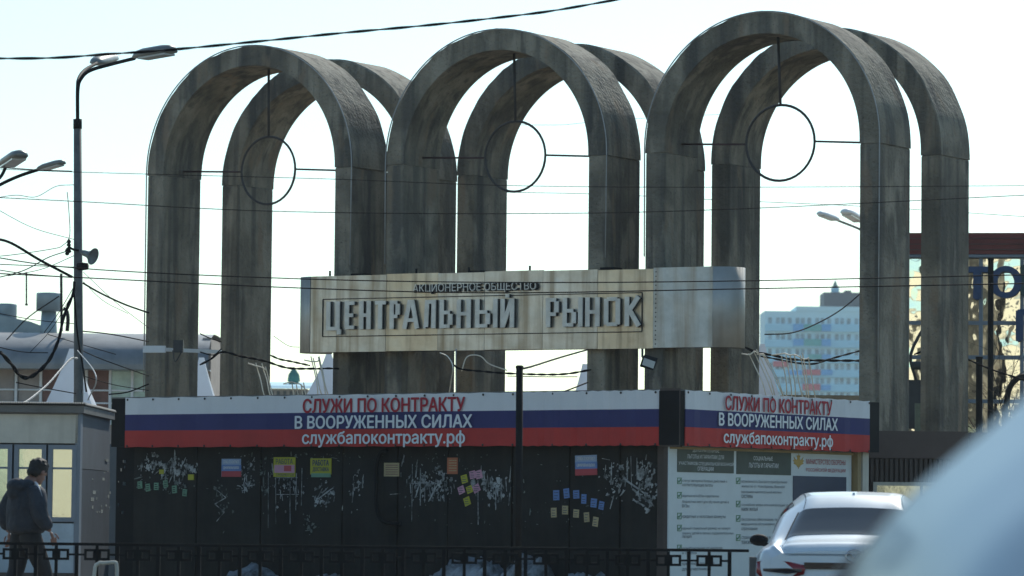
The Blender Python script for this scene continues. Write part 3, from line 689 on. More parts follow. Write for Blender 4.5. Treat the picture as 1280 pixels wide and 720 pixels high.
for b_, xa, xb, y in (('ДОПОЛНИТЕЛЬНЫЕ', 866, 899, 559.5), ('ЛЬГОТЫ И ГАРАНТИИ ДЛЯ', 859, 905, 567.5), ('УЧАСТНИКОВ СПЕЦИАЛЬНОЙ ВОЕННОЙ', 848.5, 917, 575), ('ОПЕРАЦИИ', 872, 892, 583), ('СОЦИАЛЬНЫЕ', 942, 966, 570), ('ЛЬГОТЫ И ГАРАНТИИ', 936, 973, 578)):
    stext(b_, xa, xb, y, y+6, M['txt_wht'], .01)
for b_, y in (('МИНИСТЕРСТВО ОБОРОНЫ', 573.5), ('РОССИЙСКОЙ ФЕДЕРАЦИИ', 583.5)): stext(b_, 1008, 1057, y, y+6.3, M['txt_red'], .01, .04)
c1 = [(598, 'статус ветерана боевых действий и', 56), (604, 'соответствующие льготы', 38), (617, 'бюджетные места в ВУЗах и предоставление', 46), (624, 'бюджетных мест для обучения детей в', 58), (630, 'ВУЗах', 9), (643, 'кредитные и налоговые каникулы', 54), (657, 'единый социальный размер на полную', 60), (663, 'охрану детей в летних оздоровительных', 64), (669, 'лагерях', 12), (682, 'освобождение от налогов', 50), (689, 'и сборов', 18), (702, 'кредитная амнистия', 40), (709, 'для участников', 36)]
for y, s, w_ in c1: stext(s, 853, 853+w_, y, y+4.2, M['txt_dark'], .0, .05)
c2 = [(599, 'возможность быстрого приобретения', 57), (605, 'жилья по ст. Новобранец. Военной', 54), (612, 'программе накопительной ипотеки', 50), (618, 'системы', 14), (628, 'служебное жилье или компенсация за', 58), (634, 'наем жилья', 20), (646, 'бесплатное обеспечение, питание, и', 57), (652, 'медицинское обслуживание семьи,', 52), (659, 'страхование', 20), (669, 'страхование жизни и здоровья, а', 56), (675, 'также пенсия', 30)]
for y, s, w_ in c2: stext(s, 927, 927+w_, y, y+4.2, M['txt_dark'], .0, .05)
for x, ys_ in ((846.5, (597, 615, 641, 656, 681)), (920, (597, 626, 644, 668))):
    for y in ys_:
        x0, z1 = sp(x, y); x1, z0 = sp(x+5, y+8); 
        mb = MB(); th_ = .008
        for (q0, q1, r0, r1) in ((x0, x1, z1-th_, z1), (x0, x1, z0, z0+th_), (x0, x0+th_, z0+th_, z1-th_), (x1-th_, x1, z0+th_, z1-th_)): SDW.box(mb, q0, q1, r0, r1, SO+.001, SO+.005)
        SDW.poly(mb, [(x0+.01, (z0+z1)/2), (x0+.035, z0+.012), (x1+.01, z1+.005), (x0+.035, z0+.035)], SO+.0055, SO+.008)
        part('tick_box', mb, M['txt_green'], poster)
# golden double-headed bird emblem
ex0, ez1 = sp(992.5, 566.5, SO+.01); ex1, ez0 = sp(1005, 589, SO+.01); ew = ex1-ex0; eh = ez1-ez0
mb = MB()
half = [(.5, .12), (.56, .3), (.62, .22), (.66, .3), (.78, .36), (1., .42), (.9, .5), (1.05, .6), (.88, .64), (.98, .8), (.78, .66), (.66, .62), (.6, .74), (.68, .84), (.6, .9), (.53, .8), (.5, 1.0)]
pts = [(ex0+x*ew, ez0+z*eh) for x, z in half] + [(ex0+(1-x)*ew, ez0+z*eh) for x, z in half[-2::-1]]
pts = pts[:-1] if pts[-1] == pts[0] else pts
SDW.poly(mb, pts, SO+.001, SO+.006); part('emblem', mb, M['gold'], poster)
# trim posts at right
part('trim_post', SDW.box(MB(), sp(1065.5, 640)[0], sp(1069.5, 640)[0], K0, ZB, -.22, -.12), M['ypost'], kiosk)
part('corner_post', SDW.box(MB(), sp(1072.5, 640)[0], sp(1080, 640)[0], K0, ZB, -.21, -.13), M['fascia'], kiosk)

# dirty snow heaps along the kiosk wall
def heap(pa, pb, ytop, seed, label):
    rnd = random.Random(seed); x0 = FWL.px(pa, 700, 0)[0]; x1 = FWL.px(pb, 700, 0)[0]; _, zt_ = FWL.px((pa+pb)/2, ytop, .2)
    nx, ny = 26, 9; vs = []; n1 = [rnd.random() for _ in range(400)]
    for i in range(nx):
        for j in range(ny):
            u_ = i/(nx-1); v_ = j/(ny-1)
            h = max(0, math.sin(PI*u_))**.5*(math.sin(PI*min(1, v_*1.0))**.7)*(zt_-.13)*(.75+.35*n1[(i*7+j*3) % 400]*(.4+.6*n1[i]))
            vs.append(SDW.O*0 + FWL.at(x0+(x1-x0)*u_+.05*(n1[i+j]-.5), .12+h, -.15+.95*v_))
    fs = [(i*ny+j, i*ny+j+1, (i+1)*ny+j+1, (i+1)*ny+j) for i in range(nx-1) for j in range(ny-1)]
    mb = MB(); mb.add(vs, fs, True); 
    solo('snow_heap', mb, M['snow'], label, 'snow heap', 'dirty snow heaps by the kiosk')
heap(306, 366, 703, 3, 'small ragged heap of dirty snow under the yellow notices'); heap(560, 660, 690, 5, 'heap of dirty snow just left of the black pole')
heap(655, 705, 684, 9, 'tallest heap of dirty snow, right of the black pole'); heap(700, 800, 712, 11, 'low strip of dirty snow below the blue leaflets'); heap(395, 470, 716, 12, 'lowest strip of dirty snow left of the hose')

# ================================================================ LEFT KIOSK
YL = 47.3; lx1 = XA(98.5, YL); lx0 = XA(-70, YL)
LW = Wall((lx0, YL, 0), (1, 0, 0)); lz = lambda y, x=60: P(x, y, YL).z; lx = lambda x, y=600: P(x, y, YL).x - lx0
lk = thing('ticket_kiosk', 'grey kiosk at left edge with cream fascia and mirrored windows', 'kiosk', ((lx0+lx1)/2, YL+2, .13))
KD = 3.6
ZR = lz(516)
part('kiosk_walls', MB().abox(lx0, lx1-.03, YL+.06, YL+KD, .13, ZR), M['kgrey'], lk)
# side wall panels in two shades
mb = MB().abox(lx1-.028, lx1, YL+.0, YL+KD, lz(585), ZR+.0); part('side_panel', mb, M['kgrey'], lk)
part('side_panel', MB().abox(lx1-.026, lx1+.01, YL+.25, YL+KD-.02, .13, lz(586)), mat('kiosk_side_dark', (.055, .07, .085), .5, var=.2), lk, label='darker lower side panel with faded stickers')
part('corner_post', MB().abox(lx1-.05, lx1+.014, YL-.02, YL+.22, .13, ZR), M['winframe'], lk)
part('roof', MB().abox(lx0-.1, lx1+.06, YL-.1, YL+KD, ZR, ZR+.09), M['roofgrey'], lk)
mb = MB(); nn = 64; vs = []
for k in range(nn*2+1):
    x = lx0-.12+(lx1+.2-lx0)*k/(nn*2); z = ZR+.10+(.022 if k % 2 else 0)
    vs += [Vector((x, YL-.16, z)), Vector((x, YL+KD, z-.0)), Vector((x, YL-.16, z+.008)), Vector((x, YL+KD, z+.008))]
fs = []
for k in range(nn*2): q = k*4; r = q+4; fs += [(q, r, r+1, q+1), (q+2, q+3, r+3, r+2), (q, q+2, r+2, r)]
mb.add(vs, fs); part('corrugated_sheet', mb, M['roofgrey'], lk)
part('fascia', LW.box(MB(), 0, lx(96.5), lz(554), lz(518), -.05, .02), M['fascia'], lk)
part('header', LW.box(MB(), 0, lx(97), lz(518)+.002, ZR-.002, -.05, .05), M['roofgrey'], lk)
def lwin(a, b, t, bt):
    f = MB(); w_ = .055; x0, x1, z0, z1 = lx(a), lx(b), lz(bt), lz(t)
    for (p, q, r, s) in ((x0, x1, z1-w_, z1), (x0, x1, z0, z0+w_), (x0, x0+w_, z0+w_, z1-w_), (x1-w_, x1, z0+w_, z1-w_)): LW.box(f, p, q, r, s, -.05, .03)
    wn = part('window', f, M['winframe'], lk); part('pane', LW.box(MB(), x0+w_, x1-w_, z0+w_, z1-w_, -.03, -.012), M['mirror'], wn)
    part('glazing_bar', LW.box(MB(), x0+w_, x1-w_, z1-.30, z1-.275, -.012, .0), M['winframe'], wn)
lwin(-66, -24, 556, 652); lwin(-22, 15, 556, 652); lwin(17.5, 57.5, 556, 652); lwin(60, 95.5, 556, 652)
part('lower_panel', LW.box(MB(), 0, lx(95), lz(716), lz(654), -.05, .01), mat('panel_pale_blue', (.33, .42, .48), .6), lk)
part('plinth', LW.box(MB(), 0, lx(96), .13, lz(716)-.003, -.05, .03), M['kbrown'], lk)
mb = MB(); rnd = random.Random(4)
for k in range(26):
    y = YL+1.2+rnd.random()*4.5; z = rnd.uniform(1.1, 1.9); h = rnd.uniform(.01, .05)
    mb.abox(lx1+.010, lx1+.013, y, y+h*rnd.uniform(2, 9), z, z+h)
part('torn_scraps', mb, M['scrap_g'], lk, kind='stuff')
# ================================================================ RIGHT KIOSK (brown corrugated)
Yr = 53.6; rx0 = XA(1082, Yr); rz = lambda y: P(1150, y, Yr).z; rx = lambda x: P(x, 600, Yr).x
rk = thing('brown_kiosk', 'low brown kiosk of ribbed sheet with plain fascia right of the recruiting poster', 'kiosk', (rx0+1.6, Yr+1.5, 0))
part('kiosk_walls', MB().abox(rx0, rx0+3.6, Yr+.06, Yr+3, 0, rz(541)), M['kbrown'], rk)
part('fascia', MB().abox(rx0-.03, rx(1210), Yr-.04, Yr+.05, rz(573), rz(539)), mat('brown_fascia', (.085, .062, .052), .6, var=.12), rk)
part('fascia', MB().abox(rx(1210)+.01, rx0+3.6, Yr-.03, Yr+.05, rz(573), rz(540)), M['kbrown'], rk)
x = rx0; 
me = None
for k in range(52):
    q = rx0+.0+k*.068
    if me is None: ob = part('rib', MB().abox(q, q+.04, Yr-.02, Yr+.05, .05, rz(574)), M['kbrown'], rk); me = ob
    else:
        c = me.copy(); c.location.x += k*.068; COL.objects.link(c)
f = MB(); a, b, t_, bt = rx(1091), rx(1175), rz(603), rz(660)
for (p, q, r, s) in ((a, b, t_-.05, t_), (a, b, bt, bt+.05), (a, a+.05, bt+.05, t_-.05), (b-.05, b, bt+.05, t_-.05), (rx(1150), rx(1153), bt+.05, t_-.05)): f.abox(p, q, Yr-.09, Yr-.01, r, s)
wn = part('window', f, M['fascia'], rk); part('pane', MB().abox(a+.05, b-.05, Yr-.05, Yr-.03, bt+.05, t_-.05), M['mirror'], wn)

# ================================================================ GLASS-FRONT BUILDING right
gp = P(1223, 400, 70); GW = Wall((gp.x, gp.y, 0), (math.cos(.15), -math.sin(.15), 0))
gb = thing('glass_building', 'building with mirrored yellow glass front, maroon cladding and blue letters at right edge', 'building', GW.at(1, 0, -3))
gz = lambda y, x=1240: GW.px(x, y)[1]; gx = lambda x, y=400: GW.px(x, y)[0]
ZG = gz(291.5); gl = gx(1118); gr = gx(1500)
part('building_body', GW.box(MB(), gl, gr, 0, ZG-.05, -8, -.12), M['beige'], gb)
part('cladding', GW.box(MB(), gl-.03, gr, gz(318), ZG, -.2, .10), M['maroon'], gb)
for k in range(3): part('cladding_rail', GW.box(MB(), gl-.03, gr, gz(299+k*7), gz(298.2+k*7), .101, .118), M['kbrown'], gb)
part('eaves_trim', GW.box(MB(), gl-.03, gr, gz(322), gz(318.5), -.1, .09), M['mullion'], gb)
rows = [322, 404, 447, 502, 560]; gxs = [gx(1226) + (i-4)*(gx(1277.5)-gx(1226)) for i in range(10)]
pw = gxs[1]-gxs[0]
for i in range(2, 9):
    for j in range(4):
        tl = random.uniform(-.012, .012); mb = MB()
        GW.box(mb, gxs[i]+.03, gxs[i+1]-.03, gz(rows[j+1])+.04, gz(rows[j])-.02, -.1, -.06+tl*.3)
        o = part('pane', mb, M['wavyglass'], gb)
mb = None
for i in range(2, 10): part('mullion', GW.box(MB(), gxs[i]-.035, gxs[i]+.035, gz(700), gz(322)-.002, -.12, .02), M['mullion'], gb)
for j in range(1, 5): part('transom', GW.box(MB(), gl, gr, gz(rows[j])-.03, gz(rows[j])+.04, -.12, .015), M['mullion'], gb)
part('base_wall', GW.box(MB(), gl, gr, 0, gz(562)-.1, -.1, -.0), M['beige'], gb)
def gletter(body, a, b, t, bt, m_, nm='letter'):
    x0, z1 = GW.px(a, t, .12); x1, _ = GW.px(b, t, .12); _, z0 = GW.px(a, bt, .12)
    GW.text(nm, body, x0, x1, z0, z1, .04, m_, gb, bold=.045, depth=.08)
gletter('Т', 1206, 1237, 334.5, 373, M['blueletter']); gletter('О', 1239.5, 1275, 333.5, 371, M['blueletter']); gletter('Р', 1278, 1308, 332, 369, M['greenletter']); gletter('П', 1272, 1300, 388, 425, M['blueletter'])
# uprights before the glass; the tall one is added for a mirrored lamp pole
def simple_post(x, yt, Y, r, m_, name, label, cat, cap=True):
    zt_ = P(x, yt, Y).z; xx = P(x, yt, Y).x
    mb = MB(); mb.lathe((xx, Y, 0), [(r*1.6, 0), (r*1.6, .03), (r, .035), (r, zt_-.03), (r*1.15, zt_-.03), (r*1.15, zt_)], 12, sm=False)
    return solo(name, mb, m_, label, cat)
simple_post(1238.5, 323, 66.5, .05, M['black'], 'dark_post', 'tall dark post standing before the blue letters', 'post')
simple_post(1224, 446, 64, .055, M['black'], 'dark_post', 'shorter dark post right of the rear arch leg', 'post')
# bare shrub branches before the glass
rnd = random.Random(8); mb = MB()
def branch(p, d, L, r, dep):
    q = [p]; 
    for k in range(5): d = (d + Vector((rnd.gauss(0, .16), rnd.gauss(0, .1), rnd.gauss(0, .13)))).normalized(); q.append(q[-1]+d*L/5)
    mb.tube(q, [r*(1-.13*i) for i in range(6)], 5)
    if dep:
        for k in range(3): 
            i = rnd.randint(2, 5); branch(q[i], (d+Vector((rnd.gauss(0, .6), rnd.gauss(0, .3), rnd.gauss(0, .4)))).normalized(), L*.62, r*.5, dep-1)
base = P(1262, 560, 65.5); base.z = 0
for s in (-.25, .1, .45): branch(base, Vector((s, 0, 1)).normalized(), 3.0, .035, 3)
solo('bare_tree', mb, M['treebark'], 'bare thin-branched small tree before the mirrored glass', 'tree', loc=base)
pts = [P(x, y, 65) for x, y in ((1256, 530), (1258, 505), (1262, 485), (1272, 473), (1284, 470))]; g0 = pts[0].copy(); g0.z = 0
solo('bent_pipe', MB().tube(cr([g0]+pts, 5), .05, 8), M['black'], 'thick dark pipe curving up before the mirrored glass', 'pipe')
# small electrical box & clutter seen through the gap between arches
mb = MB(); q = P(1152, 500, 67); mb.abox(q.x-.22, q.x+.22, 67, 67.3, q.z-.5, q.z+.35); mb.tube([(q.x, 67.1, 0), (q.x, 67.1, q.z-.4)], .05, 8); mb.tube(cr([(q.x-.1, 67, q.z+.35), (q.x-.2, 66.9, q.z+.8), (q.x+.1, 66.9, q.z+1.4)], 4), .03, 6); mb.lathe((q.x-.05, 67.0, q.z+.55), [(.12, -.02), (.16, .05), (.12, .12)], 10)
solo('meter_box', mb, M['darkmetal'], 'dark meter box on a stand seen between the two right arch legs', 'meter box')
mb = MB(); q0 = P(1143, 530, 64); q1 = P(1190, 530, 64); zt_ = P(1150, 504, 64).z; 
for k in range(5): x = q0.x+(q1.x-q0.x)*k/5; mb.abox(x+.01, x+(q1.x-q0.x)/5-.01, 64, 64.05, 0, zt_-.01*k % .03)
solo('plank_screen', mb, mat('old_green_board', (.16, .19, .14), .8, var=.3), 'pale weathered board screen behind the rightmost arch', 'screen')

# ================================================================ LAMP POSTS
def head(mb_body, mb_glass, p, d, L, wd, up=Vector((0, 0, 1))):
    d = Vector(d).normalized(); sd_ = d.cross(up).normalized(); u2 = sd_.cross(d)
    secs = [(0, .35, .35), (.12, .8, .8), (.3, 1, 1), (.75, 1, 1), (.95, .85, .8), (1, .55, .45)]
    vs = []
    for t, a, b in secs:
        for k in range(12):
            q = 2*PI*k/12; y = math.sin(q); 
            vs.append(p + d*(L*t) + sd_*(math.cos(q)*wd*.5*a) + u2*((y*.38 if y > 0 else y*.12)*wd*b))
    n = len(secs); fs = [(i*12+k, i*12+(k+1) % 12, (i+1)*12+(k+1) % 12, (i+1)*12+k) for i in range(n-1) for k in range(12)] + [tuple(range(12))[::-1], tuple(range((n-1)*12, n*12))]
    mb_body.add(vs, fs, True)
    c = p + d*(L*.56) - u2*(wd*.13); mb_glass.box(c, d*(L*.34), sd_*(wd*.36), u2*(wd*.045))
def dirpx(p, q): d = q - p; return d
YP = 56.0
lp = thing('street_lamp', 'tall grey street lamp post with two curved arms left of the arches', 'street lamp', (P(98, 480, YP).x, YP, 0), 'street lamps')
bx = P(98, 500, YP).x; pj = P(97, 158, YP)
part('post', MB().tube([(bx, YP, 0), (bx, YP, 3), P(97, 160, YP)], [.085, .07, .058], 12), M['post'], lp)
part('collar', MB().tube([P(97, 161, YP), P(97, 149, YP)], .064, 12), M['black'], lp)
part('arm', MB().tube(cr([P(97, 152, YP), P(97.3, 112, YP), P(101.5, 98, YP), P(113, 88, YP), P(140, 80, YP), P(168, 73, YP-.5)], 6), .027, 8), M['black'], lp)
part('arm', MB().tube(cr([P(97, 152, YP), P(97, 110, YP), P(99, 97, YP+.4), P(107, 87, YP+1.4), P(121, 79, YP+2.4)], 6), .027, 8), M['black'], lp)
for (p, q, L, wd, Y2) in ((P(168, 72, YP-.5), P(217, 63.5, YP-1.0), None, .3, 0), (P(119, 79, YP+2.4), P(140, 73.5, YP+4.0), None, .3, 0)):
    a_, b_ = MB(), MB(); head(a_, b_, p, q-p, (q-p).length, wd); h = part('lamp_head', a_, M['lampbody'], lp); part('lamp_glass', b_, M['lampglass'], h)
lk2 = thing('street_lamp', 'street lamp at left edge, only its two arms and heads in view', 'street lamp', (P(-28, 400, 50).x, 50, 0), 'street lamps')
b0 = P(-28, 400, 50).x
part('post', MB().tube([(b0, 50, 0), (b0, 50, P(-28, 260, 50).z)], [.085, .06], 10), M['post'], lk2)
part('arm', MB().tube(cr([P(-28, 262, 50), P(-22, 245, 50), P(0, 231, 50), P(24, 220, 50), P(48, 212, 50)], 5), .022, 8), M['black'], lk2)
part('arm', MB().tube(cr([P(-28, 262, 50), P(-20, 240, 50), P(0, 222, 50.6), P(8, 207, 51)], 5), .022, 8), M['black'], lk2)
for (p, q, wd) in ((P(47, 213, 50), P(79, 203.5, 49.6), .16), (P(5, 208, 51), P(26, 194, 49.6), .26)):
    a_, b_ = MB(), MB(); head(a_, b_, p, q-p, (q-p).length, wd); h = part('lamp_head', a_, M['lampbody'], lk2); part('lamp_glass', b_, M['lampglass'], h)
lk3 = thing('street_lamp', 'distant street lamp whose two pale heads stick out left of the rightmost arch leg', 'street lamp', (P(1108, 400, 112).x, 112, 0), 'street lamps')
b0 = P(1108, 400, 112).x
part('post', MB().tube([(b0, 112, 0), (b0, 112, P(1108, 310, 112).z)], [.12, .08], 10), M['post'], lk3)
part('arm', MB().tube(cr([P(1108, 315, 112), P(1100, 302, 112), P(1078, 288, 112), P(1046, 275, 112)], 5), .035, 8), M['post'], lk3)
part('arm', MB().tube(cr([P(1108, 315, 112), P(1098, 295, 112), P(1076, 276, 112)], 5), .035, 8), M['post'], lk3)
for (p, q, wd) in ((P(1048, 276, 112), P(1024, 267, 111), .3), (P(1078, 278, 112), P(1056, 265, 110), .4)):
    a_, b_ = MB(), MB(); head(a_, b_, p, q-p, (q-p).length, wd); h = part('lamp_head', a_, M['white'], lk3); part('lamp_glass', b_, M['lampglass'], h)
# loudspeaker on the post
ls = thing('loudspeaker', 'grey horn loudspeaker mounted on the left lamp post', 'loudspeaker', P(103, 322, YP-.2))
d = (P(119, 321.5, YP-.22) - P(102, 315, YP-.1)); L = d.length*.85
part('horn', MB().lathe(P(102, 315, YP-.1), [(.03, 0), (.045, L*.25), (.05, L*.55), (.08, L*.8), (.12, L), (.128, L*1.0), (.1, L*.96), (.03, L*.6)], 20, axis=d), M['lampbody'], ls)
part('driver', MB().lathe(P(103, 333, YP-.15), [(.055, -.07), (.06, .0), (.05, .08)], 12, axis=(1, -.3, 0)), M['black'], ls)
part('bracket', MB().tube([P(98, 313, YP-.07), P(92, 312, YP-.12), P(86, 309, YP-.1)], .018, 6).tube([P(98, 330, YP-.07), P(108, 334, YP-.1)], .02, 6), M['black'], ls)
ins = thing('insulator_bracket', 'small insulators on a bracket left of the lamp post beside the loudspeaker', 'insulator', P(88, 313, YP-.1))
for (x, y) in ((86, 304), (86.5, 312), (84, 315)): part('insulator', MB().lathe(P(x, y, YP-.1), [(.012, -.05), (.035, -.03), (.02, 0), (.035, .02), (.012, .06)], 10), M['black'], ins)
# pole before the banners
bp = thing('black_pole', 'thin black steel pole standing in front of the banners', 'pole', (P(648, 600, 44).x, 44, .13))
pt = P(649.5, 461, 44); part('shaft', MB().tube([(P(648, 700, 44).x, 44, .13), pt], .042, 10), M['black'], bp); part('base_plate', MB().abox(bp.location.x-.12, bp.location.x+.12, 43.88, 44.12, .13, .15), M['black'], bp)
part('finial', MB().lathe(pt, [(.042, 0), (.046, .01), (.0461, .03), (.03, .04)], 10), M['black'], bp)

# ================================================================ THINGS BEHIND, LEFT
YB = 92.0; Z = lambda x, y, Y=YB: P(x, y, Y).z
bb = thing('barrel_roof_hall', 'market hall with rounded grey metal roof and window band behind the lamp post', 'building', (P(60, 500, YB).x, YB+4, 0))
hx0, hx1 = P(-120, 480, YB).x, P(262, 480, YB).x
zc_ = Z(100, 456); rz_ = Z(100, 414)-zc_+.0
n = 12; vs = []; 
mb = MB()
prof = [(YB-.55 + 2.2*(1-math.cos(q)), zc_ + .0 + (Z(100, 413)-zc_)*math.sin(q)) for q in [PI/2*k/n for k in range(n+1)]] + [(YB+12, Z(100, 413))]
for k, (y, z) in enumerate(prof): vs += [Vector((hx0, y, z)), Vector((hx1, y, z))]
fs = [(2*k, 2*k+1, 2*k+3, 2*k+2) for k in range(len(prof)-1)]
mb.add(vs, fs, True); mb.add([(hx0, YB-.55, zc_-.12), (hx1, YB-.55, zc_-.12), (hx1, YB-.55, zc_), (hx0, YB-.55, zc_), (hx0, YB+.3, zc_-.12), (hx1, YB+.3, zc_-.12)], [(0, 1, 2, 3), (0, 4, 5, 1)])
part('barrel_roof', mb, M['barrel'], bb)
part('wall', MB().abox(hx0, hx1, YB+.3, YB+12, 0, zc_+.0), M['beige'], bb)
part('end_wall', MB().abox(hx1-.2, hx1, YB+.29, YB+12, zc_+.001, Z(100, 420)), M['beige'], bb)
hx = lambda x: P(x, 480, YB).x
part('eaves_band', MB().abox(hx0, hx1, YB+.1, YB+.29, Z(50, 460), zc_-.121), M['white'], bb)
def hwin(a, b, m_, frame=True):
    w_ = part('window', MB().abox(hx(a), hx(b), YB+.2, YB+.28, Z(50, 530), Z(50, 461)), m_, bb)
    return w_
for (a, b, m_) in ((-90, -30, 'beige'), (-26, 16, 'beige'), (22, 48, 'beige'), (52, 92, 'brick'), (109, 135, 'brick'), (138.5, 163, 'aptwin2'), (166, 184, 'aptwin2'), (190, 230, 'aptwin2')):
    if m_ == 'aptwin2' and 'aptwin2' not in M: M['aptwin2'] = mat('pale_green_glass', (.3, .45, .42), .12, var=.3, scale=2, spec=.8)
    hwin(a, b, M[m_])
for x in (-28, 19, 50, 95, 107, 136.8, 164.5, 187): part('window_post', MB().abox(hx(x-1.6), hx(x+1.6), YB+.12, YB+.27, Z(50, 530), Z(50, 460.5)), M['white'], bb)
for y in (487, 503): part('window_rail', MB().abox(hx(-90), hx(230), YB+.14, YB+.26, Z(50, y+1), Z(50, y-1)), M['white'], bb)
def vent(x, yt, Y, r, h, r2, yb, label):
    c = P(x, yt, Y); zb_ = P(x, yb, Y).z
    t = thing('roof_vent', label, 'roof vent', (c.x, Y, zb_-.1), 'vents on the hall roof')
    part('vent_hood', MB().lathe((c.x, Y, c.z-h), [(r, 0), (r*1.0, h*.93), (r*.97, h), (r*.5, h+.01)], 20), M['tank'], t)
    if r2: part('vent_neck', MB().lathe((c.x, Y, zb_-.3), [(r2*1.15, 0), (r2*1.1, .3), (r2*.95, c.z-h-zb_+.29)], 16), M['tank'], t)
    return t
vent(61.5, 366.5, YB+2, .31, .44, .19, 413, 'grey mushroom-shaped vent on the hall roof left of the lamp post')
vent(8, 380, YB+3, .26, .5, None, 392, 'squat round vent at the left edge on the hall roof')
mb = MB(); a = P(-20, 388, YB+2.4); b = P(62, 411, YB+2.4); mb.prism([a, P(0, 394, YB+2.4), P(38, 402, YB+2.4), b, P(62, 416, YB+2.4), P(-20, 416, YB+2.4)], (0, 1.5, 0)); solo('roof_parapet', mb, M['tank'], 'low sloping parapet on the hall roof at left edge', 'parapet')
mt = thing('aerial_mast', 'thin dark mast with fittings rising above the hall roof', 'mast', P(77, 412, YB+.5))
part('mast', MB().tube([P(77, 414, YB+.5), P(76.5, 342, YB+.5)], .035, 6), M['black'], mt); part('mast_foot', MB().tube(cr([P(84, 414, YB+.5), P(85, 398, YB+.5), P(83, 388, YB+.5), P(79, 386, YB+.5)], 4), .05, 6), M['black'], mt)
mt = thing('thin_rod', 'thin rod hanging below the wires above the squat round vent', 'rod', P(33, 382, YB)); part('rod', MB().tube([P(33, 340, YB), P(33, 382, YB)], .02, 5), M['black'], mt); part('rod_tip', MB().lathe(P(33, 382, YB), [(.03, 0), (.04, .03), (.02, .05)], 8), M['black'], mt)

# tent roofs
def tent(ax, ay, half, Y, label, wx=3):
    a = P(ax, ay, Y); r = half/(F/Y); zb_ = P(ax, 500, Y).z; wx_ = wx/(F/Y)
    t = thing('market_tent', label, 'tent', (a.x, Y, 0), 'white pointed market tents')
    n = 8; mb = MB(); vs = []
    for i in range(n+1):
        u_ = i/n; z = a.z + (zb_-.6-a.z)*u_; w_ = wx_ + (r*1.28-wx_)*(u_**1.15)
        vs += [Vector((a.x+sx_*w_, Y+sy_*w_, z)) for sx_, sy_ in ((-1, -1), (1, -1), (1, 1), (-1, 1))]
    fs = [(i*4+k, (i+1)*4+k, (i+1)*4+(k+1) % 4, i*4+(k+1) % 4) for i in range(n) for k in range(4)] + [(0, 1, 2, 3)]
    mb.add(vs, fs); part('tent_roof', mb, M['tent'], t)
    w_ = r*1.28; mb = MB().abox(a.x-w_, a.x+w_, Y-w_, Y+w_, zb_-.85, zb_-.601); part('valance', mb, M['tent'], t)
    for sx_ in (-1, 1):
        for sy_ in (-1, 1): part('tent_pole', MB().tube([(a.x+sx_*(w_-.05), Y+sy_*(w_-.05), 0), (a.x+sx_*(w_-.05), Y+sy_*(w_-.05), zb_-.85)], .03, 6), M['white'], t)
tent(90, 436, 34, 74, 'white pointed tent behind the left lamp post'); tent(252, 447, 24, 76, 'white pointed tent between the two left arch legs')
tent(411, 442, 38, 75, 'white pointed tent under the left end of the metal sign'); tent(731, 455, 20, 80, 'narrow white pointed tent seen through the middle arch')
tent(953, 430, 28, 66, 'white pointed tent beside the rightmost arch under string wires')

# far low building with cupola
YF = 150; q = P(362, 480, YF)
fb_ = thing('cupola_house', 'pale low building with a small cupola far behind, left of the sign', 'building', (q.x, YF+2, 0))
x0, x1 = P(335, 480, YF).x, P(384, 480, YF).x
part('wall', MB().abox(x0, x1, YF, YF+6, 0, P(360, 486, YF).z), M['beige'], fb_)
part('roof', MB().prism([Vector((x0-.2, YF-.3, P(360, 486, YF).z)), Vector((x1+.2, YF-.3, P(360, 486, YF).z)), Vector((x1+.2, YF+4, P(360, 477, YF).z)), Vector((x0-.2, YF+4, P(360, 477, YF).z))], (0, .3, .12)), M['apt'], fb_)
part('cupola', MB().lathe((q.x+.05, YF+2, P(360, 482, YF).z), [(.2, 0), (.2, .22), (.26, .24), (.22, .5), (.1, .68), (.02, .8)], 12), M['spire'], fb_)
for k in range(6): part('window', MB().abox(x0+.1+k*.25, x0+.22+k*.25, YF-.03, YF-.001, P(360, 495, YF).z, P(360, 489, YF).z), M['darkwin'], fb_)

# far apartment block
YA = 800.0; sA = F/YA; ax = lambda x: P(x, 450, YA).x; az = lambda y, x=1010: P(x, y, YA).z
ap = thing('apartment_block', 'far pale blue apartment block with coloured balcony panels between sign and rightmost arch', 'building', ((ax(955)+ax(1100))/2, YA+8, 0))
part('wall', MB().abox(ax(955.5), ax(1130), YA, YA+16, 0, az(389)), M['apt'], ap)
part('parapet', MB().abox(ax(995), ax(1130), YA-.3, YA+16, az(389)+.01, az(383)), M['apt'], ap)
part('rooftop_block', MB().abox(ax(1031), ax(1120), YA+3, YA+14, az(383)+.02, az(364)), M['aptdark'], ap)
q = P(1045, 363, YA+4)
tw_ = part('roof_turret', MB().lathe((q.x, YA+6, az(383)), [(.9, 0), (.9, az(360)-az(383)), (1.0, az(358)-az(383)), (.6, az(357)-az(383)), (.1, az(348)-az(383))], 10), M['apt2'], ap)
part('spire', MB().lathe((q.x, YA+6, az(357)), [(.75, 0), (.5, .5), (.02, az(347)-az(357))], 8), M['spire'], tw_)
part('roof_plant', MB().abox(ax(1058), ax(1066), YA+4, YA+8, az(364)+.02, az(361)), M['aptdark'], ap)
rowsA = [401, 421, 440, 458, 476, 494]
mw = None
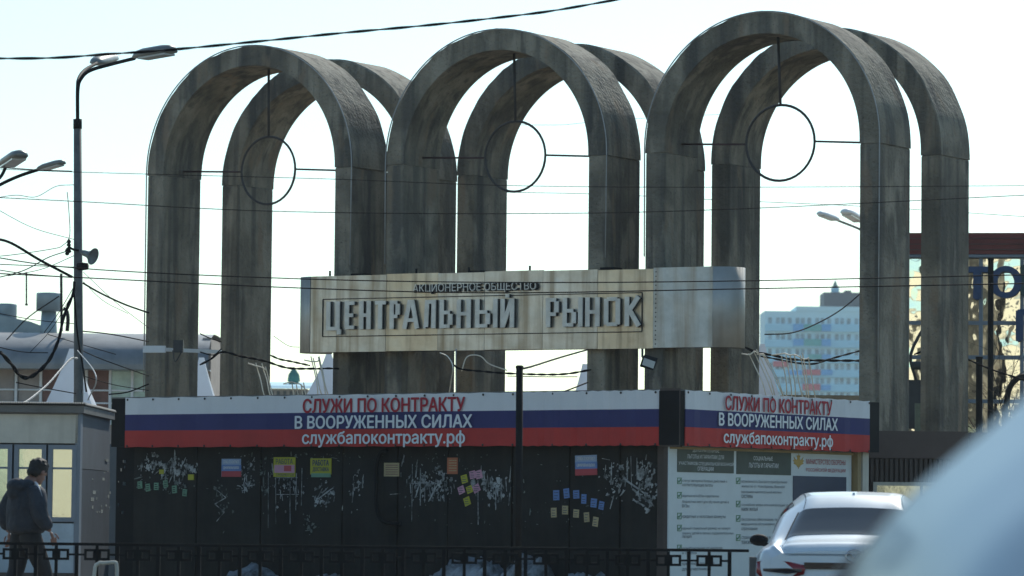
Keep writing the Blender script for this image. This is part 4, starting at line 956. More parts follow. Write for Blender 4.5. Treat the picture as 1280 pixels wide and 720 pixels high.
for i, y in enumerate(rowsA):
    part('balcony_band', MB().abox(ax(956), ax(1130), YA-.9, YA-.01, az(y+13.5), az(y+5)), M['apt2'], ap)
    for k in range(17):
        x = 960+k*8.2 + (1.6 if k % 3 == 1 else 0)
        if x > 1096: continue
        if mw is None: mw = part('window', MB().abox(ax(x), ax(x+4.4), YA-.12, YA-.02, az(y+3.6), az(y-3.6)), M['aptwin'], ap); mx = ax(x); mz = az(y)
        else:
            c = mw.copy(); c.location = (ax(x)-mx, 0, az(y)-mz); c.scale = (1, 1, 1); COL.objects.link(c)
def pan(a, b, y0, y1, m_): part('balcony_panel', MB().abox(ax(a), ax(b), YA-1.2, YA-.92, az(y1), az(y0)), M[m_], ap)
for y in (405.5, 424): pan(991, 1004, y, y+8.5, 'aptblue'); pan(1004.3, 1026, y, y+8.5, 'aptgreen'); pan(1026.3, 1038, y, y+8.5, 'aptblue')
pan(1010, 1026, 443, 449, 'aptgreen'); pan(966, 985, 452, 459, 'aptred'); pan(1003, 1025, 462, 469, 'aptred'); pan(1003, 1025, 480, 488, 'aptred'); pan(985, 1002, 463, 469, 'aptblue'); pan(1026, 1040, 462, 469, 'aptblue'); pan(1026, 1038, 481, 488, 'aptblue'); pan(1027, 1038, 443, 449, 'aptblue')
# brown flat roof just above the side banner
q = P(1040, 494, 66)
mb = MB().abox(P(978, 494, 66).x, P(1110, 494, 66).x, 66, 70, 0, P(1040, 494, 66).z)
o = solo('flat_roof_stall', mb, mat('roof_brown', (.3, .24, .16), .9), 'low brown flat-roofed stall just above the side banner', 'stall')

# ================================================================ CABLES
def cable(pts, Y0, Y1, px_w, label, m_='cable', name='cable', n=8, twist=0, group='overhead cables'):
    q = []
    for i, (x, y) in enumerate(pts): q.append(P(x, y, Y0+(Y1-Y0)*(x-pts[0][0])/((pts[-1][0]-pts[0][0]) or 1)))
    path = cr(q, n); r = px_w/2/(F/((Y0+Y1)/2))
    mb = MB()
    if twist:
        L = 0; dense = []
        for a_, b_ in zip(path[:-1], path[1:]):
            for k in range(4): dense.append(a_.lerp(b_, k/4))
        for s in (0, PI):
            L = 0; out = []
            for i, p in enumerate(dense):
                if i: L += (p-dense[i-1]).length
                an = L*twist + s; out.append(p + Vector((0, math.cos(an), math.sin(an)))*r*.55)
            mb.tube(out, r*.62, 5)
    else: mb.tube(path, r, 5)
    return solo(name, mb, M[m_], label, 'cable', group, loc=path[len(path)//2].copy())
cable([(-40, 73), (60, 72.5), (130, 68), (215, 62), (320, 52), (430, 41), (540, 31), (640, 20), (700, 12), (790, -4)], 34, 36, 3.4, 'thick twisted cable crossing the top of the sky', twist=9, n=6)
cable([(-40, 316), (101, 335.5), (375, 348.5), (640, 353), (931, 351), (1300, 343)], 45, 45, 1.5, 'upper of two parallel wires crossing the metal sign')
cable([(-40, 340), (101, 347), (375, 360), (620, 366), (931, 361), (1300, 354)], 45, 45, 1.6, 'lower of two parallel wires crossing the metal sign')
cable([(-40, 209), (50, 213.5), (200, 218), (420, 224), (640, 232), (900, 234), (1300, 232)], 42, 42, .9, 'faint wire crossing the arches just below their springing')
cable([(-40, 245), (100, 252), (340, 264), (640, 267), (900, 262), (1300, 243)], 42, 42, 1.1, 'faint sagging wire crossing the middle of the arches')
cable([(-40, 206), (40, 212), (90, 214)], 48, 50, 1.5, 'short dark wire at left edge passing between the lamp heads')
cable([(640, 156), (700, 156), (735, 153), (800, 148), (900, 143)], 90, 90, .5, 'faintest wire seen through the upper middle arch')
cable([(620, 240), (760, 243), (900, 250), (1080, 258), (1300, 272)], 70, 72, .8, 'faint wire passing behind the rear arches')
cable([(-20, 298), (10, 302), (50, 325), (90, 346)], 54, 55.9, 3.6, 'thick black cable sloping down to the lamp post from the left edge')
cable([(104, 354), (125, 366), (155, 380), (186, 391)], 56, 58, 2.4, 'black cable sloping from lamp post to the leftmost arch leg')
cable([(-20, 322), (20, 318), (66, 311), (78, 307), (87, 295), (86, 262), (84, 240)], 55, 56, 1, 'thin looping wire left of the lamp post')
cable([(-10, 349), (30, 338), (60, 322), (87, 313)], 53, 56, 1.4, 'thin wire rising from left edge to the insulators')
cable([(-10, 248), (20, 244), (45, 246), (70, 233), (92, 231)], 52, 56, .9, 'thin wavy wire near the left lamp heads')
cable([(-10, 330), (40, 332), (95, 334)], 55, 56, 1.2, 'short level wire left of the lamp post')
cable([(-10, 336), (30, 342), (90, 347)], 55.2, 56, 1.2, 'lower short level wire left of the lamp post')
cable([(93, 352), (91, 368), (80, 395), (73, 425), (60, 452), (40, 470), (26, 470), (14, 455), (0, 440)], 55.8, 54.5, 5.5, 'messy thick cable bundle drooping left of the lamp post', twist=14)
cable([(92, 362), (94, 385), (97, 420), (103, 455), (108, 490)], 55.85, 55.85, 2.4, 'cable running down the lamp post itself')
cable([(97, 448), (88, 449), (75, 463), (60, 480), (40, 497), (28, 505)], 55.5, 50, 3, 'pale cable draping from lamp post onto the kiosk roof', 'wire_light', twist=12)
cable([(97, 438), (120, 470), (110, 500)], 55.6, 50, 1.5, 'pale thin cable dropping beside the tent', 'wire_light')
cable([(104, 414), (140, 418), (186, 427)], 56, 60, 1.6, 'wire from post to left arch above the hall roof')
cable([(100, 437), (130, 450), (186, 470)], 56, 60, 1.3, 'thin wire slanting over the hall window band')
cable([(60, 418), (100, 430), (145, 443)], 57, 57, 1, 'thin wire slanting over the barrel roof')
cable([(20, 478), (50, 484), (95, 492)], 54, 54, 1.4, 'wire sagging before the hall windows at left')
cable([(136, 493), (160, 490), (186, 480)], 60, 60, 1.8, 'dark wire before the green hall windows')
cable([(8, 425), (35, 397), (74, 370)], 80, 80, 1.6, 'dark slanting wire before the mushroom vent')
cable([(250, 417), (263, 423), (277, 427)], 64, 64, 1.6, 'dark wire between the two left arch legs')
cable([(250, 456), (262, 450), (278, 440), (300, 445), (330, 451), (360, 460), (395, 461)], 60, 62, 2.8, 'black cable looping across the leftmost rear arch leg', twist=14)
cable([(338, 444), (350, 449), (365, 452), (388, 457)], 62, 63, 2.4, 'upper black cable under the left end of the sign', twist=14)
cable([(395, 461), (410, 460.5), (424, 461)], 62, 62.5, 2.4, 'black cable before the tent under the sign', twist=14)
cable([(566, 455), (575, 461), (600, 464), (640, 467), (700, 468), (740, 462)], 60, 58, 2.6, 'black cable across the middle arch legs below the sign', twist=14)
cable([(634, 470), (680, 471), (722, 471)], 58, 58, 1.2, 'thin cable under the black one right of the pole')
cable([(648, 462), (665, 458), (690, 450), (710, 444), (735, 437)], 44, 57, 2.4, 'cable rising from the black pole to the middle arch leg', twist=14)
cable([(698, 492), (712, 487), (735, 478)], 56, 57, 2, 'short cable end just above the plain banner')
cable([(550, 441), (560, 446), (566, 458), (564, 475), (561, 494)], 60, 58, 1.5, 'pale looping wire on the middle front arch leg', 'yellowpipe')
cable([(577, 464), (584, 446), (600, 445), (612, 455), (634, 463)], 60, 60, 1.6, 'pale wire arching over the rear middle leg', 'yellowpipe')
cable([(570, 436), (570, 494)], 60, 60, 1.6, 'vertical pale conduit between the legs below the sign', 'wire_light')
cable([(931, 434), (945, 440), (970, 445), (1000, 450), (1077, 451)], 62, 63, 3.2, 'thick black cable from sign end to the rightmost arch', twist=12)
cable([(950, 445), (1010, 455), (1040, 448), (1077, 438)], 61, 63, 2.4, 'black cable sagging below the thick one by the red balconies', twist=10)
cable([(956, 418), (990, 416), (1020, 405), (1050, 388), (1078, 365)], 62, 64, 1.7, 'dark cable sagging before the far apartment block')
cable([(1143, 443), (1160, 436), (1170, 430), (1185, 438), (1205, 447), (1240, 462), (1290, 478)], 60.5, 62, 2.6, 'black cable looping over the rear right arch leg', twist=12)
cable([(1156, 444), (1160, 462), (1172, 480), (1178, 500), (1179, 538)], 60.4, 60.4, 1.3, 'thin black wire hanging down the rear right arch leg')
cable([(1101, 463), (1103, 400), (1104, 300), (1104, 200)], 58.9, 58.6, 1.0, 'pale plumb wire hanging on the rightmost front arch leg', 'wire_light')
# thin service wires fanning out round the left lamp post
rw = random.Random(21)
for k, (a, b, w_, lab) in enumerate([((-10, 258), (95, 300), .8, 'thin slack wire at the left edge above the loudspeaker'), ((10, 345), (96, 318), .9, 'thin wire rising to the post from lower left'), ((55, 416), (96, 352), 1.0, 'thin stay wire from hall roof up to the lamp post'),
    ((38, 440), (88, 372), .8, 'second stay wire left of the mushroom vent'), ((104, 340), (186, 410), .7, 'faint wire falling from post to the left arch'), ((104, 352), (160, 392), .7, 'faint wire just above the black sloping cable'), ((-10, 390), (96, 405), 1.0, 'level wire before the roof vents'),
    ((-10, 432), (60, 441), 1.2, 'short wire before the barrel roof at left'), ((104, 470), (186, 488), 1.0, 'thin wire before the brown hall window'), ((250, 440), (277, 436), 1.6, 'short dark wire between the left arch legs at tray height'), ((342, 420), (374, 434), .8, 'short faint wire left of the sign end')]):
    m_ = ((a[0]+b[0])/2+rw.uniform(-3, 3), (a[1]+b[1])/2+rw.uniform(2, 7))
    cable([a, m_, b], 57+k*.3, 57+k*.3, w_, lab)
# string-light wires draped above banners
def drape(x0, y0, x1, y1, n, Y, seed, lab, dx=10):
    rnd = random.Random(seed); mb = MB()
    for k in range(n):
        t = (k+.5)/n; x = x0+(x1-x0)*t + rnd.uniform(-2, 2); y = y0+(y1-y0)*t+rnd.uniform(-3, 3)
        pts = [P(x, y, Y), P(x+dx*.22, y+10, Y+.1), P(x+dx*.5, y+22+rnd.uniform(-2, 2), Y), P(x+dx*.8, y+38, Y-.1), P(x+dx*1.1+rnd.uniform(-3, 3), 500, Y)]
        mb.tube(cr(pts, 3), .0095, 4)
    top = [P(x0-8, y0+2, Y)] + [P(x0+(x1-x0)*(k+.5)/n, y0+(y1-y0)*(k+.5)/n+rnd.uniform(-1, 5), Y) for k in range(n)]
    mb.tube(cr(top, 2), .01, 4)
    solo('string_lights', mb, M['yellowpipe'], lab, 'string lights', 'draped string lights')
drape(935, 440, 950, 440, 3, 59, 1, 'pale wires hanging on the leg just right of the sign end', 22); drape(972, 442, 1014, 445, 7, 59.5, 2, 'pale string wires draped before the far apartment block', 8)
drape(954, 441, 956, 443, 2, 59.2, 6, 'two pale wires draped over the rightmost tent', 24)
drape(318, 452, 336, 462, 3, 62, 3, 'pale wires hanging on the leftmost rear arch leg', 12); drape(388, 448, 402, 448, 4, 62, 4, 'pale wires hanging before the tent under the sign', 10); drape(362, 478, 382, 480, 4, 62, 5, 'low pale wires left of the tent under the sign', 8)
# light tray across left arch legs
q0 = P(179, 437, 62.6); q1 = P(250, 438, 62.9)
tr = thing('light_tray', 'white cable tray fixed across the leftmost arch legs', 'cable tray', q0.lerp(q1, .5))
def bar(pa, pb, h, d): 
    X = (pb-pa)/2; return MB().box((pa+pb)/2, X, Vector((0, d, 0)), (0, 0, h))
part('tray', bar(P(179, 436.5, 62.2), P(207, 436.5, 62.2), .055, .05), M['white'], tr); part('tray', bar(P(207.3, 437, 62.2), P(277, 440, 63.8), .03, .04), M['white'], tr)
part('junction_box', MB().box(P(223, 433, 62.0), (.08, 0, 0), (0, .06, 0), (0, 0, .1)).tube(cr([P(216, 438, 61.9), P(219, 452, 61.9), P(228, 438, 61.9)], 5), .012, 5), M['darkmetal'], tr)
fl = thing('floodlight', 'small dark floodlight fixed to the arch leg under the right end of the sign', 'floodlight', P(811, 452, 58.4))
part('housing', MB().box(P(811, 453, 58.2), (.1, -.02, -.03), (.02, .06, .03), (.02, 0, .065)), M['black'], fl); part('bracket', MB().tube([P(806, 449, 58.3), P(803, 446, 58.8), P(803, 436, 58.8)], .018, 6), M['darkmetal'], fl); part('glass', MB().box(P(811, 454, 58.13), (.085, -.02, -.03), (.002, .004, .002), (.015, 0, .05)), M['lampglass'], fl)

# ================================================================ FENCE
YFN = 37.5; sF = F/YFN
fz = lambda y, x=640: P(x, y, YFN).z
ZF = 1.3-(683.5-635)/sF; xb = lambda p: P(p, 690, YFN).x
fence = thing('iron_fence', 'low black iron fence with square motifs along the pavement', 'fence', (xb(450), YFN, .13))
FX0, FX1 = xb(-60), xb(936)
part('top_rail', MB().abox(FX0, FX1, YFN-.02, YFN+.02, ZF-.028, ZF), M['black'], fence); part('bottom_rail', MB().abox(FX0, FX1, YFN-.02, YFN+.02, .22, .25), M['black'], fence)
sp_ = (xb(912)-xb(861))/2; n_ = int((FX1-FX0)/sp_); px_ = xb(912)
bar0 = None; k = 0; x = px_
zm = 1.3-(704-635)/sF+0.045; sq = .055
sq0 = None; lk0 = None
def cpy(o, dx): c = o.copy(); c.location.x += dx; COL.objects.link(c); return c
while x > FX0+.02:
    dx = x-px_
    if k % 2 == 0:
        if bar0 is None: bar0 = part('bar', MB().abox(x-.018, x+.018, YFN-.017, YFN+.017, .251, ZF-.029), M['black'], fence)
        else: cpy(bar0, dx)
    else:
        if sq0 is None:
            xx = x; bA = part('bar', MB().abox(xx-.015, xx+.015, YFN-.016, YFN+.016, .251, ZF-.029), M['black'], fence); bA0 = x; mot = []
            for s in (-1, 1):
                c = xx+s*(.015+sq); mb = MB(); e = .012
                for (a, b, r, t) in ((c-sq, c+sq, zm+sq-2*e, zm+sq), (c-sq, c+sq, zm-sq, zm-sq+2*e), (c-sq, c-sq+2*e, zm-sq+2*e, zm+sq-2*e), (c+sq-2*e, c+sq, zm-sq+2*e, zm+sq-2*e)): mb.abox(a, b, YFN-.013, YFN+.013, r, t)
                mot.append(part('square_motif', mb, M['black'], fence))
                e0 = c+s*sq; e1 = xx+s*(sp_-.019); mot.append(part('link_bar', MB().abox(min(e0, e1), max(e0, e1), YFN-.01, YFN+.01, zm-.01, zm+.01), M['black'], fence))
            sq0 = x
        else:
            cpy(bA, x-bA0)
            for o in mot: cpy(o, x-bA0)
    k += 1; x -= sp_
gpst = MB().abox(xb(935.5), xb(949), YFN-.25, YFN-.13, .0, 1.3-(693-635)/(F/(YFN-.2))); 
o = solo('bollard', gpst, M['post'], 'squat grey concrete bollard at the end of the fence beside the white car', 'bollard')
bpts = [P(130, 704, 36.6), P(143, 703, 36.6), P(145.5, 706, 36.6), P(146, 722, 36.6)]; g0 = bpts[-1].copy(); g0.z = 0; h0 = P(118, 704.5, 36.6)
solo('white_hoop', MB().tube(cr([Vector((h0.x, 36.6, 0)), Vector((h0.x+.0, 36.6, h0.z-.1)), h0+Vector((.04, 0, 0))]+bpts+[g0], 4), .018, 8), M['fascia'], 'low white bent pipe hoop before the fence near the left kiosk', 'hoop')
for i, (y0, y1) in enumerate(()): pass

# ================================================================ PERSON
def skin_mesh(verts, edges, radii, sub=2):
    me = bpy.data.meshes.new('tmp'); me.from_pydata(verts, edges, []); ob = bpy.data.objects.new('tmp', me); COL.objects.link(ob)
    ob.modifiers.new('s', 'SKIN'); ob.modifiers.new('u', 'SUBSURF').levels = sub; ob.modifiers['s'].use_smooth_shade = True
    for i, r in enumerate(radii):
        v = me.skin_vertices[0].data[i]; v.radius = r if isinstance(r, tuple) else (r, r)
        v.use_root = (i == 0)
    dg = bpy.context.evaluated_depsgraph_get(); m2 = bpy.data.meshes.new_from_object(ob.evaluated_get(dg))
    vs = [v.co.copy() for v in m2.vertices]; fs = [tuple(p.vertices) for p in m2.polygons]
    bpy.data.objects.remove(ob); return vs, fs
def remesh(mb, vox, smooth=3):
    me = bpy.data.meshes.new('tmp'); me.from_pydata(mb.v, [], mb.f); ob = bpy.data.objects.new('tmp', me); COL.objects.link(ob)
    r = ob.modifiers.new('r', 'REMESH'); r.mode = 'VOXEL'; r.voxel_size = vox
    s = ob.modifiers.new('s', 'SMOOTH'); s.iterations = smooth; s.factor = .5
    dg = bpy.context.evaluated_depsgraph_get(); m2 = bpy.data.meshes.new_from_object(ob.evaluated_get(dg))
    out = MB(); out.add([v.co.copy() for v in m2.vertices], [tuple(p.vertices) for p in m2.polygons], True); bpy.data.objects.remove(ob); return out
def chain(mb, pts, rad, sub=2):
    vs, fs = skin_mesh([Vector(p) for p in pts], [(i, i+1) for i in range(len(pts)-1)], rad, sub); mb.add(vs, fs, True)
def ellip(mb, c, r, n=14, m=10, rot=None):
    c = Vector(c); vs = []
    for i in range(m+1):
        t = PI*i/m
        for k in range(n):
            q = 2*PI*k/n; p = Vector((r[0]*math.sin(t)*math.cos(q), r[1]*math.sin(t)*math.sin(q), r[2]*math.cos(t)))
            vs.append(c + (rot @ p if rot else p))
    fs = [(i*n+k, (i+1)*n+k, (i+1)*n+(k+1) % n, i*n+(k+1) % n) for i in range(m) for k in range(n)]; mb.add(vs, fs, True)
# local frame: x forward, y left, z up ; standing height 1.78
pr = thing('person', 'man in dark navy hooded jacket and dark trousers walking past the mirrored kiosk windows', 'person', (0, 0, 0))
HR = Matrix.Rotation(.25, 3, 'Z') @ Matrix.Rotation(.5, 3, 'Y')      # head bowed, turned a bit right
hc = Vector((.125, 0, 1.60))
body = MB()
chain(body, [(0, 0, .93), (.0, 0, 1.1), (.0, 0, 1.3), (.0, 0, 1.42), (.03, 0, 1.5), (.06, 0, 1.56)], [(.15, .11), (.14, .11), (.16, .11), (.12, .09), .058, .055])
def H(p): return hc + HR @ Vector(p)
ellip(body, H((-.012, 0, .03)), (.098, .078, .105), rot=HR); ellip(body, H((.03, 0, -.045)), (.068, .058, .075), rot=HR)
ellip(body, H((.075, 0, -.095)), (.026, .03, .022), rot=HR); ellip(body, H((.098, 0, -.02)), (.016, .013, .026), rot=HR); ellip(body, H((.108, 0, -.033)), (.013, .015, .011), rot=HR)
ellip(body, H((.083, 0, .022)), (.014, .05, .012), rot=HR); ellip(body, H((.088, 0, -.064)), (.014, .024, .009), rot=HR)
for s in (-1, 1): ellip(body, H((-.005, s*.079, -.01)), (.018, .008, .032), rot=HR); ellip(body, H((.083, s*.028, .006)), (.01, .013, .008), rot=HR)
# arms
def arm(s, sh, el, wr, hand_d):
    chain(body, [(0, s*.05, 1.38), sh, el, wr], [.06, .055, .042, .028])
    wr = Vector(wr); hd = Vector(hand_d).normalized(); sd_ = hd.cross(Vector((0, s, 0))).normalized(); nn_ = hd.cross(sd_)
    chain(body, [wr, wr+hd*.045, wr+hd*.095], [(.028, .02), (.036, .016), (.036, .014)], 1)
    for k, L in enumerate((.075, .085, .08, .062)):
        b = wr+hd*.09+sd_*((k-1.5)*.019); cu = nn_*(-s)
        chain(body, [b-hd*.02, b, b+hd*L*.45+cu*.012, b+hd*L*.75+cu*.035, b+hd*L*.85+cu*.055], [.0095, .0095, .009, .008, .007], 1)
    b = wr+hd*.03+sd_*-.03; chain(body, [b, b-sd_*.02+hd*.025, b-sd_*.03+hd*.06, b-sd_*.025+hd*.085], [.012, .0115, .01, .008], 1)
arm(-1, (-.0, -.19, 1.40), (-.02, -.26, 1.13), (.1, -.29, .95), (.35, -.1, -1))
arm(1, (-.0, .19, 1.40), (-.1, .25, 1.14), (-.04, .25, .93), (.05, 0, -1))
for s, kn, an, toe in ((-1, (.16, -.1, .5), (.2, -.1, .09), 1), (1, (-.04, .1, .5), (-.25, .1, .14), 1)):
    chain(body, [(0, s*.04, .95), (0, s*.1, .9), kn, an], [.09, .095, .062, .045]); chain(body, [an, Vector(an)+Vector((.06, 0, -.05)), Vector(an)+Vector((.17, 0, -.055))], [.04, .035, .028], 1)
bodym = remesh(body, .0085)
trou = MB()
chain(trou, [(0, 0, 1.02), (0, 0, .92)], [(.17, .13), (.165, .13)])
for s, kn, an in ((-1, (.16, -.1, .5), (.2, -.1, .1)), (1, (-.04, .1, .5), (-.25, .1, .15))): chain(trou, [(0, s*.05, .98), (0, s*.095, .86), kn, an], [.12, .12, .085, .075])
troum = remesh(trou, .012)
jk = MB()
chain(jk, [(0, 0, .90), (.0, 0, 1.0), (.0, 0, 1.2), (.0, 0, 1.36), (.01, 0, 1.44)], [(.19, .235), (.195, .24), (.20, .245), (.185, .22), (.12, .13)])
for s, sh, el, wr in ((-1, (-.0, -.2, 1.38), (-.02, -.27, 1.13), (.09, -.295, .965)), (1, (-.0, .2, 1.38), (-.1, .26, 1.14), (-.04, .255, .95))): chain(jk, [(0, s*.1, 1.37), sh, Vector(sh).lerp(Vector(el), .5), el, Vector(el).lerp(Vector(wr), .5), wr], [.11, .104, .098, .088, .08, .062])
chain(jk, [(0, 0, 1.42), (.03, 0, 1.49)], [.095, .085])
# hood lying on the shoulders
for k in range(9):
    q = PI*(.2+.2*k)-PI/2*0; 
ellip(jk, (-.11, 0, 1.44), (.09, .14, .095)); ellip(jk, (-.05, .09, 1.47), (.075, .055, .05)); ellip(jk, (-.05, -.09, 1.47), (.075, .055, .05)); ellip(jk, (-.15, 0, 1.37), (.05, .1, .09))
jkm = remesh(jk, .012, 2)
hair = MB(); ellip(hair, H((-.022, 0, .048)), (.107, .09, .1), rot=HR); ellip(hair, H((-.05, 0, -.02)), (.07, .078, .075), rot=HR); ellip(hair, H((.03, 0, .105)), (.05, .06, .03), rot=HR)
rnd = random.Random(5)
for k in range(70):
    t = rnd.uniform(0, 2*PI); ph = rnd.uniform(.1, 1.45); p = Vector((-.022+.1*math.sin(ph)*math.cos(t), .085*math.sin(ph)*math.sin(t), .05+.095*math.cos(ph)))
    ellip(hair, H(p), (.022, .014, .012), 6, 4, rot=HR @ Matrix.Rotation(rnd.uniform(0, 3), 3, 'Z'))
hairm = remesh(hair, .008, 1)
# cut the face open: keep hair off the face
hf = MB(); keep = []
HRi = HR.inverted()
for f in hairm.f:
    c = sum((hairm.v[i] for i in f), Vector())/len(f); l = HRi @ (c-hc)
    if l.x > .06 and l.z < .07: continue
    if l.z < (-.085 if l.x < -.03 else -.05) or (l.x > .02 and l.z < .012): continue
    keep.append(f)
hf.add(hairm.v, keep, True)
shoulder_glint = MB(); chain(shoulder_glint, [(.035, -.09, 1.475), (.01, -.16, 1.46), (-.005, -.235, 1.40), (.0, -.285, 1.31)], [(.012, .03), (.014, .036), (.014, .034), (.012, .026)], 1)  # sunlight on the shoulder, built as a pale band
shoes = []
for an in ((.2, -.1, .09), (-.25, .1, .14)):
    m_ = MB(); a = Vector(an); chain(m_, [a+Vector((-.06, 0, -.045)), a+Vector((.03, 0, -.04)), a+Vector((.12, 0, -.055)), a+Vector((.21, 0, -.06))], [(.045, .04), (.05, .045), (.048, .032), (.035, .022)], 2); shoes.append(m_)
YPN = 39.2; pbase = Vector((P(33, 640, YPN).x, YPN, .13))
face = Matrix.Rotation(math.radians(38), 4, 'Z')       # walks right and away
sc = .93
def place(mb): mb.v = [pbase + (face.to_3x3() @ Vector((v.x*1.12, v.y*1.14, v.z)))*sc for v in mb.v]; return mb
pr.location = pbase
bo = part('body', place(bodym), M['skin'], pr)
part('jacket', place(jkm), M['jacket'], pr); part('trousers', place(troum), M['trouser'], pr); part('hair', place(hf), M['hair'], pr); part('shoulder_stripe', place(shoulder_glint), M['stripe'], pr)
for s in shoes: part('shoe', place(s), M['shoe'], pr)

# ================================================================ CARS
def lerp1(tab, y):
    if y <= tab[0][0]: return tab[0][1:]
    for a, b in zip(tab[:-1], tab[1:]):
        if y <= b[0]:
            t = (y-a[0])/(b[0]-a[0]); t = t*t*(3-2*t) if False else t
            return [p+(q-p)*t for p, q in zip(a[1:], b[1:])]
    return tab[-1][1:]
#        y    sill  w    belt  wb   top   wt
ST = [(0.00, .42, .76, .86, .70, .90, .60), (.04, .36, .84, .93, .76, .975, .66), (.14, .32, .89, .955, .80, 1.0, .69), (.45, .30, .915, .965, .815, 1.03, .66), (.60, .29, .92, .97, .82, 1.07, .64), (.85, .28, .92, .975, .82, 1.21, .575), (1.1, .27, .92, .975, .82, 1.36, .50), (1.3, .26, .92, .97, .82, 1.44, .49), (1.7, .25, .92, .965, .82, 1.475, .51), (2.2, .24, .92, .955, .82, 1.48, .54), (2.7, .24, .92, .945, .82, 1.41, .53), (3.1, .24, .92, .935, .81, 1.24, .58), (3.5, .25, .915, .925, .80, 1.02, .66), (3.7, .26, .91, .90, .79, .955, .68), (4.2, .28, .89, .82, .76, .87, .62), (4.6, .30, .82, .70, .70, .74, .52), (4.8, .34, .70, .58, .60, .6, .44)]
def tabs(y):                          # smooth the table a little
    a = lerp1(ST, y-.05); b = lerp1(ST, y); c = lerp1(ST, y+.05)
    return [(p+2*q+r)/4 for p, q, r in zip(a, b, c)]
def section(y):
    s, w_, bz, wb, tz, wt = tabs(y); g = max(0, min(1, (tz-bz)/.45))
    return [(w_*.88, s), (w_*.975, s+.10), (w_, (s+bz)*.5), (w_*.99, bz-.13), (wb+.03*(1-g)+.02, bz-.03), (wb*.985, bz+.01*g),
            ((wb+wt)/2+.045*g, bz+(tz-bz)*.55), (wt+.02*g, tz-.035-.03*g), (wt*.86, tz-.008), (wt*.5, tz+.006), (0, tz+.012)]
NS = 10
def surf(y, t):
    c = section(y); t = max(0, min(NS, t)); i = min(int(t), NS-1); f = t-i
    g = lambda k: Vector(c[max(0, min(NS, k))]) if k <= NS else Vector((-c[NS-1][0], c[NS-1][1]))
    p0, p1, p2, p3 = g(i-1), g(i), g(i+1), g(i+2)
    if i+2 > NS: p3 = Vector((-c[NS-1][0], c[NS-1][1]))
    q = .5*((2*p1)+(p2-p0)*f+(2*p0-5*p1+4*p2-p3)*f*f+(-p0+3*p1-3*p2+p3)*f**3)
    lean = (.10*max(0, q.y-.55) if y < .5 else 0)*max(0, 1-y/.5)      # tail leans forward a little
    return Vector((q.x, y+lean, q.y))
def grid_patch(ys, ts, off, mirror=True):
    mb = MB()
    for s in ((-1, 1) if mirror else (1,)):
        P0 = []
        for y in ys:
            for t in ts:
                p = surf(y, t); d1 = surf(y+.01, t)-surf(y-.01, t); d2 = surf(y, min(NS, t+.05))-surf(y, t-.05); n = d1.cross(d2)
                n = n.normalized() if n.length > 1e-9 else Vector((0, 0, 1))
                if False: n = -n
                if n.x*p.x*.6+n.z*(p.z-.6) < 0: n = -n
                q = p+n*off; P0.append(Vector((q.x*s, q.y, q.z)))
        m = len(ts); fs = [(i*m+j, i*m+j+1, (i+1)*m+j+1, (i+1)*m+j) for i in range(len(ys)-1) for j in range(m-1)]
        if s < 0: fs = [f[::-1] for f in fs]
        mb.add(P0, fs, True)
    return mb
def lins(a, b, n): return [a+(b-a)*i/n for i in range(n+1)]
